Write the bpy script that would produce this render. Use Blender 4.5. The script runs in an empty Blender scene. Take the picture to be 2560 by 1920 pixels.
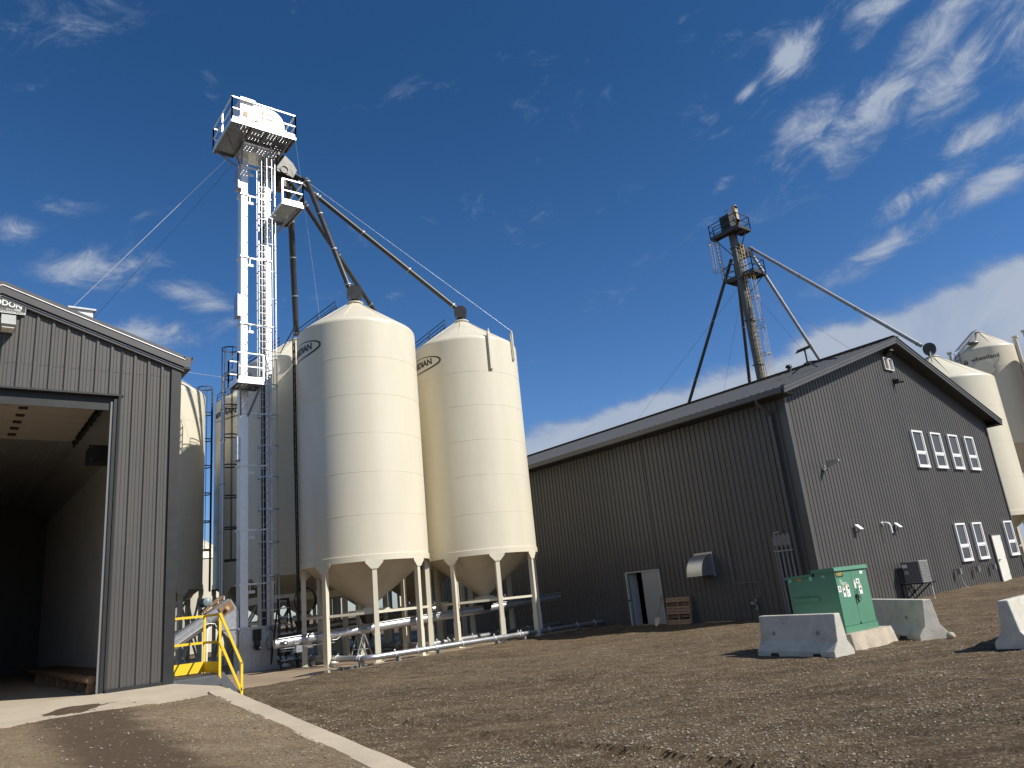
import bpy, bmesh, math, random
from mathutils import Vector, Matrix, noise
random.seed(7)
S = bpy.context.scene
COL = S.collection
R = math.radians
sin, cos, pi = math.sin, math.cos, math.pi

# ------------------------------------------------------------------ materials
def new_mat(name):
    m = bpy.data.materials.new(name); m.use_nodes = True
    nt = m.node_tree; nt.nodes.clear()
    out = nt.nodes.new('ShaderNodeOutputMaterial'); b = nt.nodes.new('ShaderNodeBsdfPrincipled')
    nt.links.new(b.outputs[0], out.inputs[0])
    return m, nt, b

def pm(name, col, rough=.5, metal=0., var=.12, scale=2., bump=0., bscale=40., stretch=(1, 1, 1), spec=.5, rvar=.1, dirt=None, dirt_amt=.0, panel=0.):
    """principled surface with fine procedural variation of colour, roughness and relief"""
    m, nt, b = new_mat(name); N = nt.nodes; L = nt.links
    geo = N.new('ShaderNodeNewGeometry'); mp = N.new('ShaderNodeMapping'); mp.inputs['Scale'].default_value = stretch
    L.new(geo.outputs['Position'], mp.inputs['Vector'])
    n1 = N.new('ShaderNodeTexNoise'); n1.inputs['Scale'].default_value = scale; n1.inputs['Detail'].default_value = 6
    n1.inputs['Roughness'].default_value = .65
    L.new(mp.outputs[0], n1.inputs['Vector'])
    r = N.new('ShaderNodeValToRGB')
    r.color_ramp.elements[0].position = .3; r.color_ramp.elements[1].position = .7
    r.color_ramp.elements[0].color = (*[c * (1 - var) for c in col], 1); r.color_ramp.elements[1].color = (*[min(1, c * (1 + var)) for c in col], 1)
    L.new(n1.outputs[0], r.inputs[0]); src = r.outputs[0]
    if dirt:
        n3 = N.new('ShaderNodeTexNoise'); n3.inputs['Scale'].default_value = scale * .45; n3.inputs['Detail'].default_value = 8; n3.inputs['Roughness'].default_value = .7
        L.new(mp.outputs[0], n3.inputs['Vector'])
        mr = N.new('ShaderNodeMapRange'); mr.inputs[1].default_value = .5; mr.inputs[2].default_value = .75; mr.inputs[4].default_value = dirt_amt
        L.new(n3.outputs[0], mr.inputs[0]); mx = N.new('ShaderNodeMixRGB'); mx.inputs[2].default_value = (*dirt, 1)
        L.new(mr.outputs[0], mx.inputs[0]); L.new(src, mx.inputs[1]); src = mx.outputs[0]
    if panel:
        vm = N.new('ShaderNodeVectorMath'); vm.operation = 'MULTIPLY'; vm.inputs[1].default_value = (1 / .914, 1 / .914, 1 / 3.1); L.new(geo.outputs['Position'], vm.inputs[0])
        vf = N.new('ShaderNodeVectorMath'); vf.operation = 'FLOOR'; L.new(vm.outputs[0], vf.inputs[0]); wn = N.new('ShaderNodeTexWhiteNoise'); wn.noise_dimensions = '3D'; L.new(vf.outputs[0], wn.inputs['Vector'])
        mp2 = N.new('ShaderNodeMapRange'); mp2.inputs[3].default_value = 1 - panel; mp2.inputs[4].default_value = 1 + panel; L.new(wn.outputs['Value'], mp2.inputs[0])
        vs_ = N.new('ShaderNodeVectorMath'); vs_.operation = 'SCALE'; L.new(src, vs_.inputs[0]); L.new(mp2.outputs[0], vs_.inputs['Scale']); src = vs_.outputs[0]
    L.new(src, b.inputs['Base Color'])
    mr = N.new('ShaderNodeMapRange'); mr.inputs[3].default_value = max(0, rough - rvar); mr.inputs[4].default_value = min(1, rough + rvar)
    L.new(n1.outputs[0], mr.inputs[0]); L.new(mr.outputs[0], b.inputs['Roughness'])
    b.inputs['Metallic'].default_value = metal; b.inputs['Specular IOR Level'].default_value = spec
    if bump:
        n2 = N.new('ShaderNodeTexNoise'); n2.inputs['Scale'].default_value = bscale; n2.inputs['Detail'].default_value = 5
        L.new(geo.outputs['Position'], n2.inputs['Vector'])
        bp = N.new('ShaderNodeBump'); bp.inputs['Strength'].default_value = 1; bp.inputs['Distance'].default_value = bump
        L.new(n2.outputs[0], bp.inputs['Height']); L.new(bp.outputs[0], b.inputs['Normal'])
    return m

M = {}
M['cream'] = pm('cream_enamel', (.68, .625, .485), .36, var=.03, scale=1.4, stretch=(1, 1, .22), dirt=(.50, .40, .26), dirt_amt=.22, bump=.003, bscale=1.1)
M['cream_old'] = pm('cream_enamel_weathered', (.62, .565, .45), .45, var=.05, scale=1.4, stretch=(1, 1, .2), dirt=(.42, .34, .25), dirt_amt=.3)
M['galv'] = pm('galvanised_steel', (.46, .47, .485), .40, .80, var=.10, scale=9, rvar=.1)
M['galv_bright'] = pm('new_galvanised_steel', (.86, .86, .85), .46, .7, var=.07, scale=6, rvar=.1)
M['galv_grey'] = pm('dull_galvanised_steel', (.30, .305, .31), .5, .6, var=.18, scale=7)
M['darksteel'] = pm('dark_painted_steel', (.055, .053, .048), .42, .3, var=.15, scale=5)
M['black'] = pm('black_painted_steel', (.018, .018, .018), .5, .0, var=.2, scale=5)
M['rubber'] = pm('black_rubber', (.02, .02, .02), .7)
M['char'] = pm('charcoal_siding', (.078, .074, .068), .48, .0, var=.05, scale=1.2, stretch=(1, 1, .3), dirt=(.105, .09, .07), dirt_amt=.35, panel=.05)
M['char_roof'] = pm('charcoal_roofing', (.060, .062, .066), .42, .0, var=.08, scale=2)
M['char_trim'] = pm('charcoal_trim', (.085, .083, .079), .40, .0, var=.05, scale=2)
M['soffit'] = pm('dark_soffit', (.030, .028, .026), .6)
M['liner'] = pm('interior_liner_steel', (.48, .47, .45), .45, .2, var=.1, scale=2)
M['doorpanel'] = pm('overhead_door_skin', (.42, .37, .32), .5, var=.05)
M['white'] = pm('white_vinyl', (.82, .82, .80), .4, var=.03)
M['offwhite'] = pm('off_white_steel_door', (.74, .71, .63), .45, var=.03)
M['doorgrey'] = pm('grey_steel_door', (.30, .30, .29), .5, var=.05)
M['green'] = pm('green_enamel', (.095, .25, .16), .42, var=.04, scale=3, dirt=(.10, .26, .17), dirt_amt=.3)
M['yellow'] = pm('safety_yellow_paint', (.86, .58, .03), .4, var=.03, scale=6)
M['steelgrey'] = pm('grey_painted_steel', (.10, .105, .11), .5, var=.12, scale=6)
M['barrier'] = pm('cast_concrete', (.56, .53, .455), .85, var=.12, scale=4, bump=.006, bscale=30, dirt=(.20, .185, .155), dirt_amt=.55)
M['oldconc'] = pm('worn_concrete', (.46, .40, .31), .9, var=.14, scale=3, bump=.012, bscale=18, dirt=(.26, .21, .15), dirt_amt=.6)
M['wood'] = pm('pallet_wood', (.30, .20, .12), .8, var=.35, scale=6, stretch=(1, 1, 6))
M['rust'] = pm('rusty_steel', (.22, .13, .07), .7, .1, var=.4, scale=8)
M['tan'] = pm('faded_tan_paint', (.50, .37, .22), .6, var=.2, scale=8)
M['motor'] = pm('blue_grey_motor_paint', (.22, .29, .31), .4, var=.05)
M['greyplastic'] = pm('grey_conduit', (.17, .17, .17), .5, var=.06)
M['acgrey'] = pm('grey_coil_grille', (.30, .30, .29), .55, var=.05)
M['acdark'] = pm('dark_grille', (.05, .05, .05), .6)
M['ink'] = pm('black_lettering', (.025, .025, .025), .5)
M['paper'] = pm('white_label', (.80, .79, .74), .6, var=.04)
M['orange'] = pm('orange_label', (.55, .22, .08), .6)
M['gold'] = pm('yellow_lettering', (.85, .68, .20), .5)
M['signface'] = pm('dark_sign_face', (.06, .06, .055), .4)
M['lampgrey'] = pm('light_grey_lamp_housing', (.42, .42, .39), .5)
M['puddle'] = pm('standing_water', (.05, .04, .03), .08, var=.1, scale=1)

def glass_mat():
    m, nt, b = new_mat('window_glass'); N = nt.nodes; L = nt.links
    b.inputs['Base Color'].default_value = (.055, .055, .054, 1); b.inputs['Roughness'].default_value = .06
    b.inputs['Specular IOR Level'].default_value = .7
    g = N.new('ShaderNodeNewGeometry'); n = N.new('ShaderNodeTexNoise'); n.inputs['Scale'].default_value = .9
    L.new(g.outputs['Position'], n.inputs['Vector'])
    bp = N.new('ShaderNodeBump'); bp.inputs['Strength'].default_value = .25; bp.inputs['Distance'].default_value = .03
    L.new(n.outputs[0], bp.inputs['Height']); L.new(bp.outputs[0], b.inputs['Normal'])
    return m
M['glass'] = glass_mat()

def ground_mat(name, dark, mid, light, grit=1., pale=.5, track=False):
    m, nt, b = new_mat(name); N = nt.nodes; L = nt.links
    g = N.new('ShaderNodeNewGeometry'); P = g.outputs['Position']
    def nz(sc, det=6, ro=.6, stretch=None, rot=0, dist=0):
        n = N.new('ShaderNodeTexNoise'); n.inputs['Scale'].default_value = sc; n.inputs['Detail'].default_value = det
        n.inputs['Roughness'].default_value = ro; n.inputs['Distortion'].default_value = dist
        if stretch:
            mp = N.new('ShaderNodeMapping'); mp.vector_type = 'TEXTURE'; mp.inputs['Scale'].default_value = [1 / q for q in stretch]; mp.inputs['Rotation'].default_value = (0, 0, rot)
            L.new(P, mp.inputs['Vector']); L.new(mp.outputs[0], n.inputs['Vector'])
        else: L.new(P, n.inputs['Vector'])
        return n.outputs[0]
    big = nz(.30, 5, .6, (.6, 1.2, 1), R(-37)); med = nz(2.4, 8, .72, (.6, 1.2, 1), R(-37)); fine = nz(22, 8, .82)
    track = nz(1.5, 7, .66, (.14, 1.5, 1), R(-35), .3)
    r = N.new('ShaderNodeValToRGB'); e = r.color_ramp.elements
    e[0].position = .43; e[0].color = (*dark, 1); e[1].position = .72; e[1].color = (*light, 1)
    k = e.new(.57); k.color = (*mid, 1)
    def add(a, bb, wa, wb):
        m1 = N.new('ShaderNodeMath'); m1.operation = 'MULTIPLY'; m1.inputs[1].default_value = wa; L.new(a, m1.inputs[0])
        m2 = N.new('ShaderNodeMath'); m2.operation = 'MULTIPLY_ADD'; m2.inputs[1].default_value = wb; L.new(bb, m2.inputs[0]); L.new(m1.outputs[0], m2.inputs[2])
        return m2.outputs[0]
    mix = add(add(big, med, .30, .26), add(track, fine, .50, .95), 1, .40)
    L.new(mix, r.inputs[0])
    v = N.new('ShaderNodeTexVoronoi'); v.inputs['Scale'].default_value = 30; L.new(P, v.inputs['Vector'])
    v2 = N.new('ShaderNodeTexVoronoi'); v2.inputs['Scale'].default_value = 62; L.new(P, v2.inputs['Vector'])
    sep = N.new('ShaderNodeSeparateColor'); L.new(v.outputs['Color'], sep.inputs[0])
    def stone(vo, sepo, thr, rad):
        a = N.new('ShaderNodeMath'); a.operation = 'LESS_THAN'; a.inputs[1].default_value = rad; L.new(vo, a.inputs[0])
        c = N.new('ShaderNodeMath'); c.operation = 'GREATER_THAN'; c.inputs[1].default_value = thr; L.new(sepo, c.inputs[0])
        d = N.new('ShaderNodeMath'); d.operation = 'MULTIPLY'; L.new(a.outputs[0], d.inputs[0]); L.new(c.outputs[0], d.inputs[1]); return d.outputs[0]
    sep2 = N.new('ShaderNodeSeparateColor'); L.new(v2.outputs['Color'], sep2.inputs[0])
    # more loose stone where the large noise is high
    dens = N.new('ShaderNodeMapRange'); dens.inputs[1].default_value = .42; dens.inputs[2].default_value = .62
    dens.inputs[3].default_value = .35; dens.inputs[4].default_value = 1.; L.new(med, dens.inputs[0])
    s1 = stone(v.outputs['Distance'], sep.outputs[0], .50, .44); s2 = stone(v2.outputs['Distance'], sep2.outputs[0], .30, .50)
    mxs = N.new('ShaderNodeMath'); mxs.operation = 'MAXIMUM'; L.new(s1, mxs.inputs[0]); L.new(s2, mxs.inputs[1])
    ms = N.new('ShaderNodeMath'); ms.operation = 'MULTIPLY'; L.new(mxs.outputs[0], ms.inputs[0]); L.new(dens.outputs[0], ms.inputs[1])
    ms2 = N.new('ShaderNodeMath'); ms2.operation = 'MULTIPLY'; ms2.inputs[1].default_value = pale; L.new(ms.outputs[0], ms2.inputs[0])
    sc = N.new('ShaderNodeMixRGB'); sc.inputs[1].default_value = (mid[0] * .55, mid[1] * .55, mid[2] * .55, 1); sc.inputs[2].default_value = (.60, .50, .36, 1)
    L.new(sep.outputs[1], sc.inputs[0])
    mx = N.new('ShaderNodeMixRGB'); L.new(ms2.outputs[0], mx.inputs[0]); L.new(r.outputs[0], mx.inputs[1]); L.new(sc.outputs[0], mx.inputs[2])
    col_ = mx.outputs[0]
    if track:      # soil carried in by wheels lies in a band down the ramp
        sp = N.new('ShaderNodeSeparateXYZ'); L.new(P, sp.inputs[0])
        def mm(op, a, b2, c=None):
            q = N.new('ShaderNodeMath'); q.operation = op
            for i, v_ in enumerate((a, b2, c)):
                if v_ is None: continue
                if isinstance(v_, float): q.inputs[i].default_value = v_
                else: L.new(v_, q.inputs[i])
            return q.outputs[0]
        dx_ = mm('ABSOLUTE', mm('ADD', mm('ADD', sp.outputs[0], mm('MULTIPLY_ADD', sp.outputs[1], .02, -2.10)), mm('MULTIPLY_ADD', med, .9, -.45)), 0.)
        mk_ = N.new('ShaderNodeMapRange'); mk_.interpolation_type = 'SMOOTHSTEP'; mk_.inputs[1].default_value = .30; mk_.inputs[2].default_value = .80; mk_.inputs[3].default_value = .85; mk_.inputs[4].default_value = 0; L.new(dx_, mk_.inputs[0])
        tm = N.new('ShaderNodeMixRGB'); tm.inputs[2].default_value = (.125, .086, .054, 1); L.new(mk_.outputs[0], tm.inputs[0]); L.new(col_, tm.inputs[1]); col_ = tm.outputs[0]
    L.new(col_, b.inputs['Base Color']); b.inputs['Roughness'].default_value = .93; b.inputs['Specular IOR Level'].default_value = .2
    h = add(add(med, fine, .6 * grit, .95 * grit), ms.outputs[0], 1, .42 * grit)
    bp = N.new('ShaderNodeBump'); bp.inputs['Strength'].default_value = 1; bp.inputs['Distance'].default_value = .06
    L.new(h, bp.inputs['Height']); L.new(bp.outputs[0], b.inputs['Normal'])
    return m
M['dirt'] = ground_mat('gravelly_dirt', (.034, .020, .010), (.148, .098, .052), (.31, .22, .13), 1.3, .95)
M['ramp'] = ground_mat('packed_gravel', (.16, .108, .060), (.34, .245, .145), (.48, .365, .225), .95, .85, track=True)
M['pad'] = pm('stained_concrete_pad', (.30, .225, .15), .85, var=.25, scale=.8, stretch=(.4, 1, 1), bump=.006, bscale=12, dirt=(.10, .065, .04), dirt_amt=.85)
M['slab'] = pm('dusty_concrete', (.44, .37, .27), .9, var=.10, scale=1.6, bump=.006, bscale=40, dirt=(.30, .235, .16), dirt_amt=.6)
M['stone'] = pm('loose_stone', (.22, .185, .135), .85, var=.5, scale=5)
M['clod'] = pm('dark_soil_clod', (.085, .058, .035), .95, var=.4, scale=5)

# ------------------------------------------------------------------ mesh helpers
class MB:
    def __init__(s): s.v = []; s.f = []; s.sm = []
    def add(s, vs, fs, smooth=False):
        o = len(s.v); s.v += [Vector(v) for v in vs]; s.f += [tuple(i + o for i in f) for f in fs]; s.sm += [smooth] * len(fs); return s
    def box(s, x0, x1, y0, y1, z0, z1):
        return s.add([(x0, y0, z0), (x1, y0, z0), (x1, y1, z0), (x0, y1, z0), (x0, y0, z1), (x1, y0, z1), (x1, y1, z1), (x0, y1, z1)],
                     [(0, 3, 2, 1), (4, 5, 6, 7), (0, 1, 5, 4), (1, 2, 6, 5), (2, 3, 7, 6), (3, 0, 4, 7)])
    def bar(s, p, q, w, h, up=(0, 0, 1)):
        p, q = Vector(p), Vector(q); d = (q - p).normalized(); up = Vector(up)
        if abs(d.dot(up)) > .98: up = Vector((0, 1, 0))
        a = d.cross(up).normalized() * w / 2; b = a.cross(d).normalized() * h / 2
        vs = [p - a - b, p + a - b, p + a + b, p - a + b, q - a - b, q + a - b, q + a + b, q - a + b]
        return s.add(vs, [(0, 1, 2, 3), (7, 6, 5, 4), (0, 4, 5, 1), (1, 5, 6, 2), (2, 6, 7, 3), (3, 7, 4, 0)])
    def tube(s, pts, r, n=10, cap=True, closed=False):
        pts = [Vector(p) for p in pts]; m = len(pts); rings = []
        rs = r if isinstance(r, (list, tuple)) else [r] * m
        pa = None
        for i in range(m):
            if closed: d = pts[(i + 1) % m] - pts[i - 1]
            else: d = pts[min(i + 1, m - 1)] - pts[max(i - 1, 0)]
            d.normalize()
            if pa is None:
                a = d.cross(Vector((0, 0, 1)));
                if a.length < .05: a = d.cross(Vector((0, 1, 0)))
            else: a = pa - d * pa.dot(d)
            a.normalize(); pa = a; b = d.cross(a)
            k = 1.
            if 0 < i < m - 1 and not closed:
                c = (pts[i] - pts[i - 1]).normalized().dot((pts[i + 1] - pts[i]).normalized()); k = 1 / max(.5, math.sqrt((1 + c) / 2))
            rings.append([pts[i] + (a * cos(2 * pi * j / n) + b * sin(2 * pi * j / n)) * rs[i] * (k if k < 1.2 else 1) for j in range(n)])
        vs = [v for rg in rings for v in rg]; fs = []
        for i in range(m if closed else m - 1):
            i2 = (i + 1) % m
            for j in range(n): fs.append((i * n + j, i * n + (j + 1) % n, i2 * n + (j + 1) % n, i2 * n + j))
        s.add(vs, fs, True)
        if cap and not closed: s.add(rings[0], [tuple(range(n - 1, -1, -1))]); s.add(rings[-1], [tuple(range(n))])
        return s
    def lathe(s, prof, c=(0, 0, 0), n=48, smooth=True, a0=0, a1=2 * pi, ax=None):
        """profile (r, h) turned about +Z at c, or about axis ax"""
        c = Vector(c); full = abs(a1 - a0 - 2 * pi) < 1e-6; k = n if full else n + 1
        if ax is None: X, Y, Z = Vector((1, 0, 0)), Vector((0, 1, 0)), Vector((0, 0, 1))
        else:
            Z = Vector(ax).normalized(); X = Z.cross(Vector((0, 0, 1)));
            if X.length < .05: X = Vector((1, 0, 0))
            X.normalize(); Y = Z.cross(X)
        vs = []
        for r_, h in prof:
            for j in range(k):
                a = a0 + (a1 - a0) * j / n; vs.append(c + X * (r_ * cos(a)) + Y * (r_ * sin(a)) + Z * h)
        fs = []
        for i in range(len(prof) - 1):
            for j in range(n if full else n):
                j2 = (j + 1) % k; fs.append((i * k + j, i * k + j2, (i + 1) * k + j2, (i + 1) * k + j))
        return s.add(vs, fs, smooth)
    def cyl(s, c, ax, r, h, n=24):
        return s.lathe([(0, 0), (r, 0)], c, n, False, ax=ax).lathe([(r, 0), (r, h)], c, n, True, ax=ax).lathe([(r, h), (0, h)], c, n, False, ax=ax)
    def prism(s, poly, f, t):
        """polygon of (u, v) mapped by f and extruded by vector t"""
        a = [Vector(f(*p)) for p in poly]; t = Vector(t); n = len(a)
        fs = [tuple(range(n - 1, -1, -1)), tuple(range(n, 2 * n))] + [(i, (i + 1) % n, (i + 1) % n + n, i + n) for i in range(n)]
        return s.add(a + [v + t for v in a], fs)
    def quad(s, a, b, c, d): return s.add([a, b, c, d], [(0, 1, 2, 3)])
    def build(s, name, mat, parent=None, root=None):
        me = bpy.data.meshes.new(name); o0 = Vector((0, 0, 0))
        if parent is not None and root is None: o0 = world_loc(parent)
        if root is not None: o0 = Vector(root)
        me.from_pydata([v - o0 for v in s.v], [], s.f); me.polygons.foreach_set('use_smooth', s.sm); me.update()
        me.materials.append(M[mat] if isinstance(mat, str) else mat)
        o = bpy.data.objects.new(name, me); COL.objects.link(o)
        if parent is not None: o.parent = parent
        elif root is not None: o.location = o0
        return o
WL = {}
def world_loc(o):
    v = Vector((0, 0, 0))
    while o is not None: v += o.location; o = o.parent
    return v
def tag(o, label=None, cat=None, group=None, kind=None):
    if label: o['label'] = label
    if cat: o['category'] = cat
    if group: o['group'] = group
    if kind: o['kind'] = kind
    return o
def thing(name, label, cat, loc=(0, 0, 0), group=None):
    o = bpy.data.objects.new(name, None); COL.objects.link(o); o.location = loc; o.empty_display_size = .2
    return tag(o, label, cat, group)
def copy_tree(o, parent=None):
    c = o.copy(); COL.objects.link(c); c.parent = parent
    for ch in list(KIDS(o)): copy_tree(ch, c)
    return c
def KIDS(o): return [x for x in bpy.data.objects if x.parent == o]

def text2d(s, size=1., bold=.0, font=None):
    cu = bpy.data.curves.new('t', 'FONT'); cu.body = s; cu.size = size; cu.align_x = 'CENTER'; cu.align_y = 'CENTER'; cu.offset = bold
    cu.resolution_u = 3
    ob = bpy.data.objects.new('t', cu); COL.objects.link(ob)
    dg = bpy.context.evaluated_depsgraph_get(); me = ob.evaluated_get(dg).to_mesh()
    vs = [(v.co.x, v.co.y) for v in me.vertices]; fs = [tuple(p.vertices) for p in me.polygons]
    ob.evaluated_get(dg).to_mesh_clear(); bpy.data.objects.remove(ob); bpy.data.curves.remove(cu)
    return vs, fs
def put_text(mb, s, size, f, bold=0., sx=1.):
    vs, fs = text2d(s, size, bold); mb.add([f(x * sx, y) for x, y in vs], fs); return mb

# ------------------------------------------------------------------ repeated constructions
def ribbed(mb, o, u, w, z0, ztop, nrm, sp=.2286, d=.028, top=.035, side=.022, minor=False, zbot=None, off=.0):
    """corrugated sheet from o along u for w metres; ztop(s), zbot(s) give its heights"""
    o, u, nrm = Vector(o), Vector(u), Vector(nrm); pr = []; s = -off
    pr.append((0., 0.))
    while s < w:
        c = s + sp / 2
        seq = [(c - top / 2 - side, 0.), (c - top / 2, d), (c + top / 2, d), (c + top / 2 + side, 0.)]
        if minor:
            for q in (c + sp * .36, c + sp * .64): seq += [(q - .007, 0.), (q, .0055), (q + .007, 0.)]
        pr += [p for p in seq if 0 < p[0] < w]; s += sp
    pr.append((w, 0.)); vs = []
    for s_, h in pr:
        b = zbot(s_) if zbot else z0
        p = o + u * s_ + nrm * h; vs += [(p.x, p.y, b), (p.x, p.y, ztop(s_))]
    fs = []
    for i in range(len(pr) - 1): fs.append((2 * i, 2 * i + 2, 2 * i + 3, 2 * i + 1))
    return mb.add(vs, fs)

def railing(mb, path, z, h=1.05, mid=.5, kick=.12, w=.05, closed=False, posts=None):
    P = [Vector((x, y, z)) for x, y in path]; n = len(P)
    for i in range(n if closed else n - 1):
        a, b = P[i], P[(i + 1) % n]
        for k in (h, h * mid): mb.bar(a + Vector((0, 0, k)), b + Vector((0, 0, k)), w, w * .9)
        if kick: mb.bar(a + Vector((0, 0, kick / 2 + .02)), b + Vector((0, 0, kick / 2 + .02)), .008, kick)
        L = (b - a).length; m = max(1, round(L / 1.3))
        for j in range(m + (0 if closed else 1)):
            p = a.lerp(b, j / m); mb.bar(p, p + Vector((0, 0, h)), w, w)
    return mb

def grating(mb, x0, x1, y0, y1, z, px=.115, py=.085, hole=.035, t=.004):
    """punched plank floor: long strips bridged between the rows of holes"""
    x = x0
    while x < x1 - 1e-4:
        xe = min(x + px - hole, x1); mb.box(x, xe, y0, y1, z - t, z)
        if xe < x1:
            y = y0
            while y < y1:
                mb.quad((xe, y, z), (min(xe + hole, x1), y, z), (min(xe + hole, x1), min(y + py - hole, y1), z), (xe, min(y + py - hole, y1), z)); y += py
        x += px
    return mb

def ladder(base, out, z0, z1, w=.42, cage=None, r=.36, rung=.30, hoop=1.2, thick=1.):
    """caged ladder at base (x, y); out = angle it faces; returns ladder, cage builders"""
    bx, by = base; o = Vector((cos(out), sin(out), 0)); t = Vector((-sin(out), cos(out), 0)); B = Vector((bx, by, 0))
    lad = MB()
    for k in (-1, 1): lad.bar(B + t * k * w / 2 + Vector((0, 0, z0)), B + t * k * w / 2 + Vector((0, 0, z1)), .05 * thick, .024 * thick)
    z = z0 + .25
    while z < z1: lad.bar(B - t * w / 2 + Vector((0, 0, z)), B + t * w / 2 + Vector((0, 0, z)), .028 * thick, .028 * thick); z += rung
    cg = None
    if cage:
        cg = MB(); c0, c1 = cage; C = B + o * r * .95
        A = [pi * 1.25 * (j / 10 - .5) for j in range(11)]
        def P(a, z, rr=r): return C + o * rr * cos(a) + t * rr * sin(a) + Vector((0, 0, z))
        nh = max(2, round((c1 - c0) / hoop) + 1)
        for i in range(nh):
            z = c0 + (c1 - c0) * i / (nh - 1); pts = [B + t * -w / 2 + Vector((0, 0, z))] + [P(a, z) for a in A] + [B + t * w / 2 + Vector((0, 0, z))]
            for p, q in zip(pts, pts[1:]): cg.bar(p, q, .008, .055 * thick)
        for a in (-1.75, -.85, -.28, .28, .85, 1.75):
            cg.bar(P(a, c0 - .02, r * .985), P(a, c1 + .02, r * .985), .026 * thick, .010)
    return lad, cg

def drum(mb, c, ax, r, d):
    ax = Vector(ax).normalized(); c = Vector(c) - ax * d / 2
    mb.lathe([(0, 0), (r * .12, 0), (r * .12, -.0), (r, 0), (r, .02), (r * .97, .02), (r * .97, d - .02), (r, d - .02), (r, d), (0, d)], c, 28, False, ax=ax)
    mb.cyl(c - ax * .03, ax, .045, .05, 10)
    return mb

# ------------------------------------------------------------------ terrain
def ramp_z(y): return .80 if y > 13.6 else max(-.35, .80 - .095 * (13.6 - y) if y > 5.3 else .0115 - .06 * (5.3 - y))
def slabz(y): return .69 + (y - 12.3) * .065
def ground_h(x, y):
    h = .045 * noise.noise(Vector((x * .22, y * .22, 3.1))) + .05 * (noise.fractal(Vector((x * .9, y * .55, 1.7)), 1., 2., 4) * .5)
    h += .022 * noise.fractal(Vector((x * 3.1 + y, y * 3.1 - x * .6, .3)), .9, 2., 3)
    p_ = x * .79 - y * .61; q_ = x * .61 + y * .79 + .9 * noise.noise(Vector((p_ * .10, 2, 2)))
    for i_, q0 in enumerate((8.0, 9.75, 11.2, 13.0, 13.9, 15.6, 17.6, 19.4, 21.6)):
        d = q_ - q0 - .25 * noise.noise(Vector((p_ * .25, i_ * 5., 0)))
        if abs(d) < .6:
            a_ = max(0, noise.noise(Vector((p_ * .16, i_ * 3.1, 7))) + .30) * 1.4
            h += a_ * (-.032 * math.exp(-(d / .15) ** 2) * (1 + .22 * noise.noise(Vector((p_ * 5, d * 8, 3)))) + .022 * math.exp(-((abs(d) - .26) / .09) ** 2) * (1 + .35 * noise.noise(Vector((x * 6, y * 6, 0)))))
    t = x * .5 + y * .86; h += .022 * sin(t * 2.4 + 2 * noise.noise(Vector((x * .3, y * .3, 9)))) * max(0, noise.noise(Vector((x * .12, y * .12, 5))) + .35)
    if x > 24: h += min(.18, (x - 24) * .0125) * (1 if y < 14 else max(0, 1 - (y - 14) / 6))
    near = min(1., max(0., (math.hypot(x, y) - 3) / 4)); h *= .45 + .55 * near
    # berm of pushed-up dirt in front of the pad
    ye = pad_edge(x)
    if x > 5:
        d = y - ye
        if d < 0: h += .07 * math.exp(-(d + .9) ** 2 / .7)
        k = min(1, max(0, (d + .25) / .5)) * (1 if x < 23.3 else 0); h = h * (1 - k) - .06 * k
    if 23.2 < x < 41 and 12.6 < y < 13.8: h += .07 * (y - 12.6) / 1.2 * (.7 + .6 * noise.noise(Vector((x * 1.7, y * 2, 3))))
    if 22 < x < 23.2 and 13 < y < 21: h += .03 * (x - 22) * (.8 + .6 * noise.noise(Vector((x * 2, y * 1.7, 3))))
    if x < 4.05 and y < 17: h = min(h, ramp_z(y) - .12) - .05
    elif x < 6: h -= .06
    return h
def pad_edge(x): return 20.4 + min(3.6, max(0, (x - 6) * .30)) + .22 * noise.noise(Vector((x * .7, 0, 4))) + .06 * noise.noise(Vector((x * 3, 0, 8)))
def lines(segs):
    o = []
    for a, b, st in segs:
        n = max(1, round((b - a) / st)); o += [a + (b - a) * i / n for i in range(n)]
    o.append(segs[-1][1]); return o
xs = lines([(-900, -60, 120), (-60, 0, 10), (0, 4, 1.), (4, 20, .085), (20, 34, .16), (34, 60, .6), (60, 900, 70)])
ys = lines([(-60, 0, 20), (0, 3.5, .5), (3.5, 14, .085), (14, 24, .13), (24, 60, 2.), (60, 900, 70)])
g = MB(); nx, ny = len(xs), len(ys)
for y in ys:
    for x in xs:
        h = ground_h(x, y) if -8 < x < 62 and -2 < y < 30 else -.06
        g.v.append(Vector((x, y, h)))
for j in range(ny - 1):
    for i in range(nx - 1): g.f.append((j * nx + i, j * nx + i + 1, (j + 1) * nx + i + 1, (j + 1) * nx + i))
g.sm = [True] * len(g.f)
tag(g.build('ground', 'dirt'), kind='structure')

pad = MB(); pxs = lines([(5, 23.02, .25)]); n = len(pxs)
vs = [(x, pad_edge(x), .0) for x in pxs] + [(x, 44., .0) for x in pxs]
pad.add(vs, [(i, i + 1, n + i + 1, n + i) for i in range(n - 1)])
pad.add([(x, pad_edge(x), .0) for x in pxs] + [(x, pad_edge(x), -.2) for x in pxs], [(i, n + i, n + i + 1, i + 1) for i in range(n - 1)])
tag(pad.build('concrete_pad', 'pad'), kind='structure')
pud = MB()
for cx, cy, a, b_, rot in ((10.3, 22.6, 1.5, .55, .25), (12.9, 23.2, 1.0, .28, .2)):
    pts = []
    for i in range(40):
        t = 2 * pi * i / 40; k = 1 + .28 * noise.noise(Vector((cos(t) * 1.5 + cx, sin(t) * 1.5, 2)))
        x, y = a * k * cos(t), b_ * k * sin(t); pts.append((cx + x * cos(rot) - y * sin(rot), cy + x * sin(rot) + y * cos(rot), .004))
    pud.add(pts, [tuple(range(40))])
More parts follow.
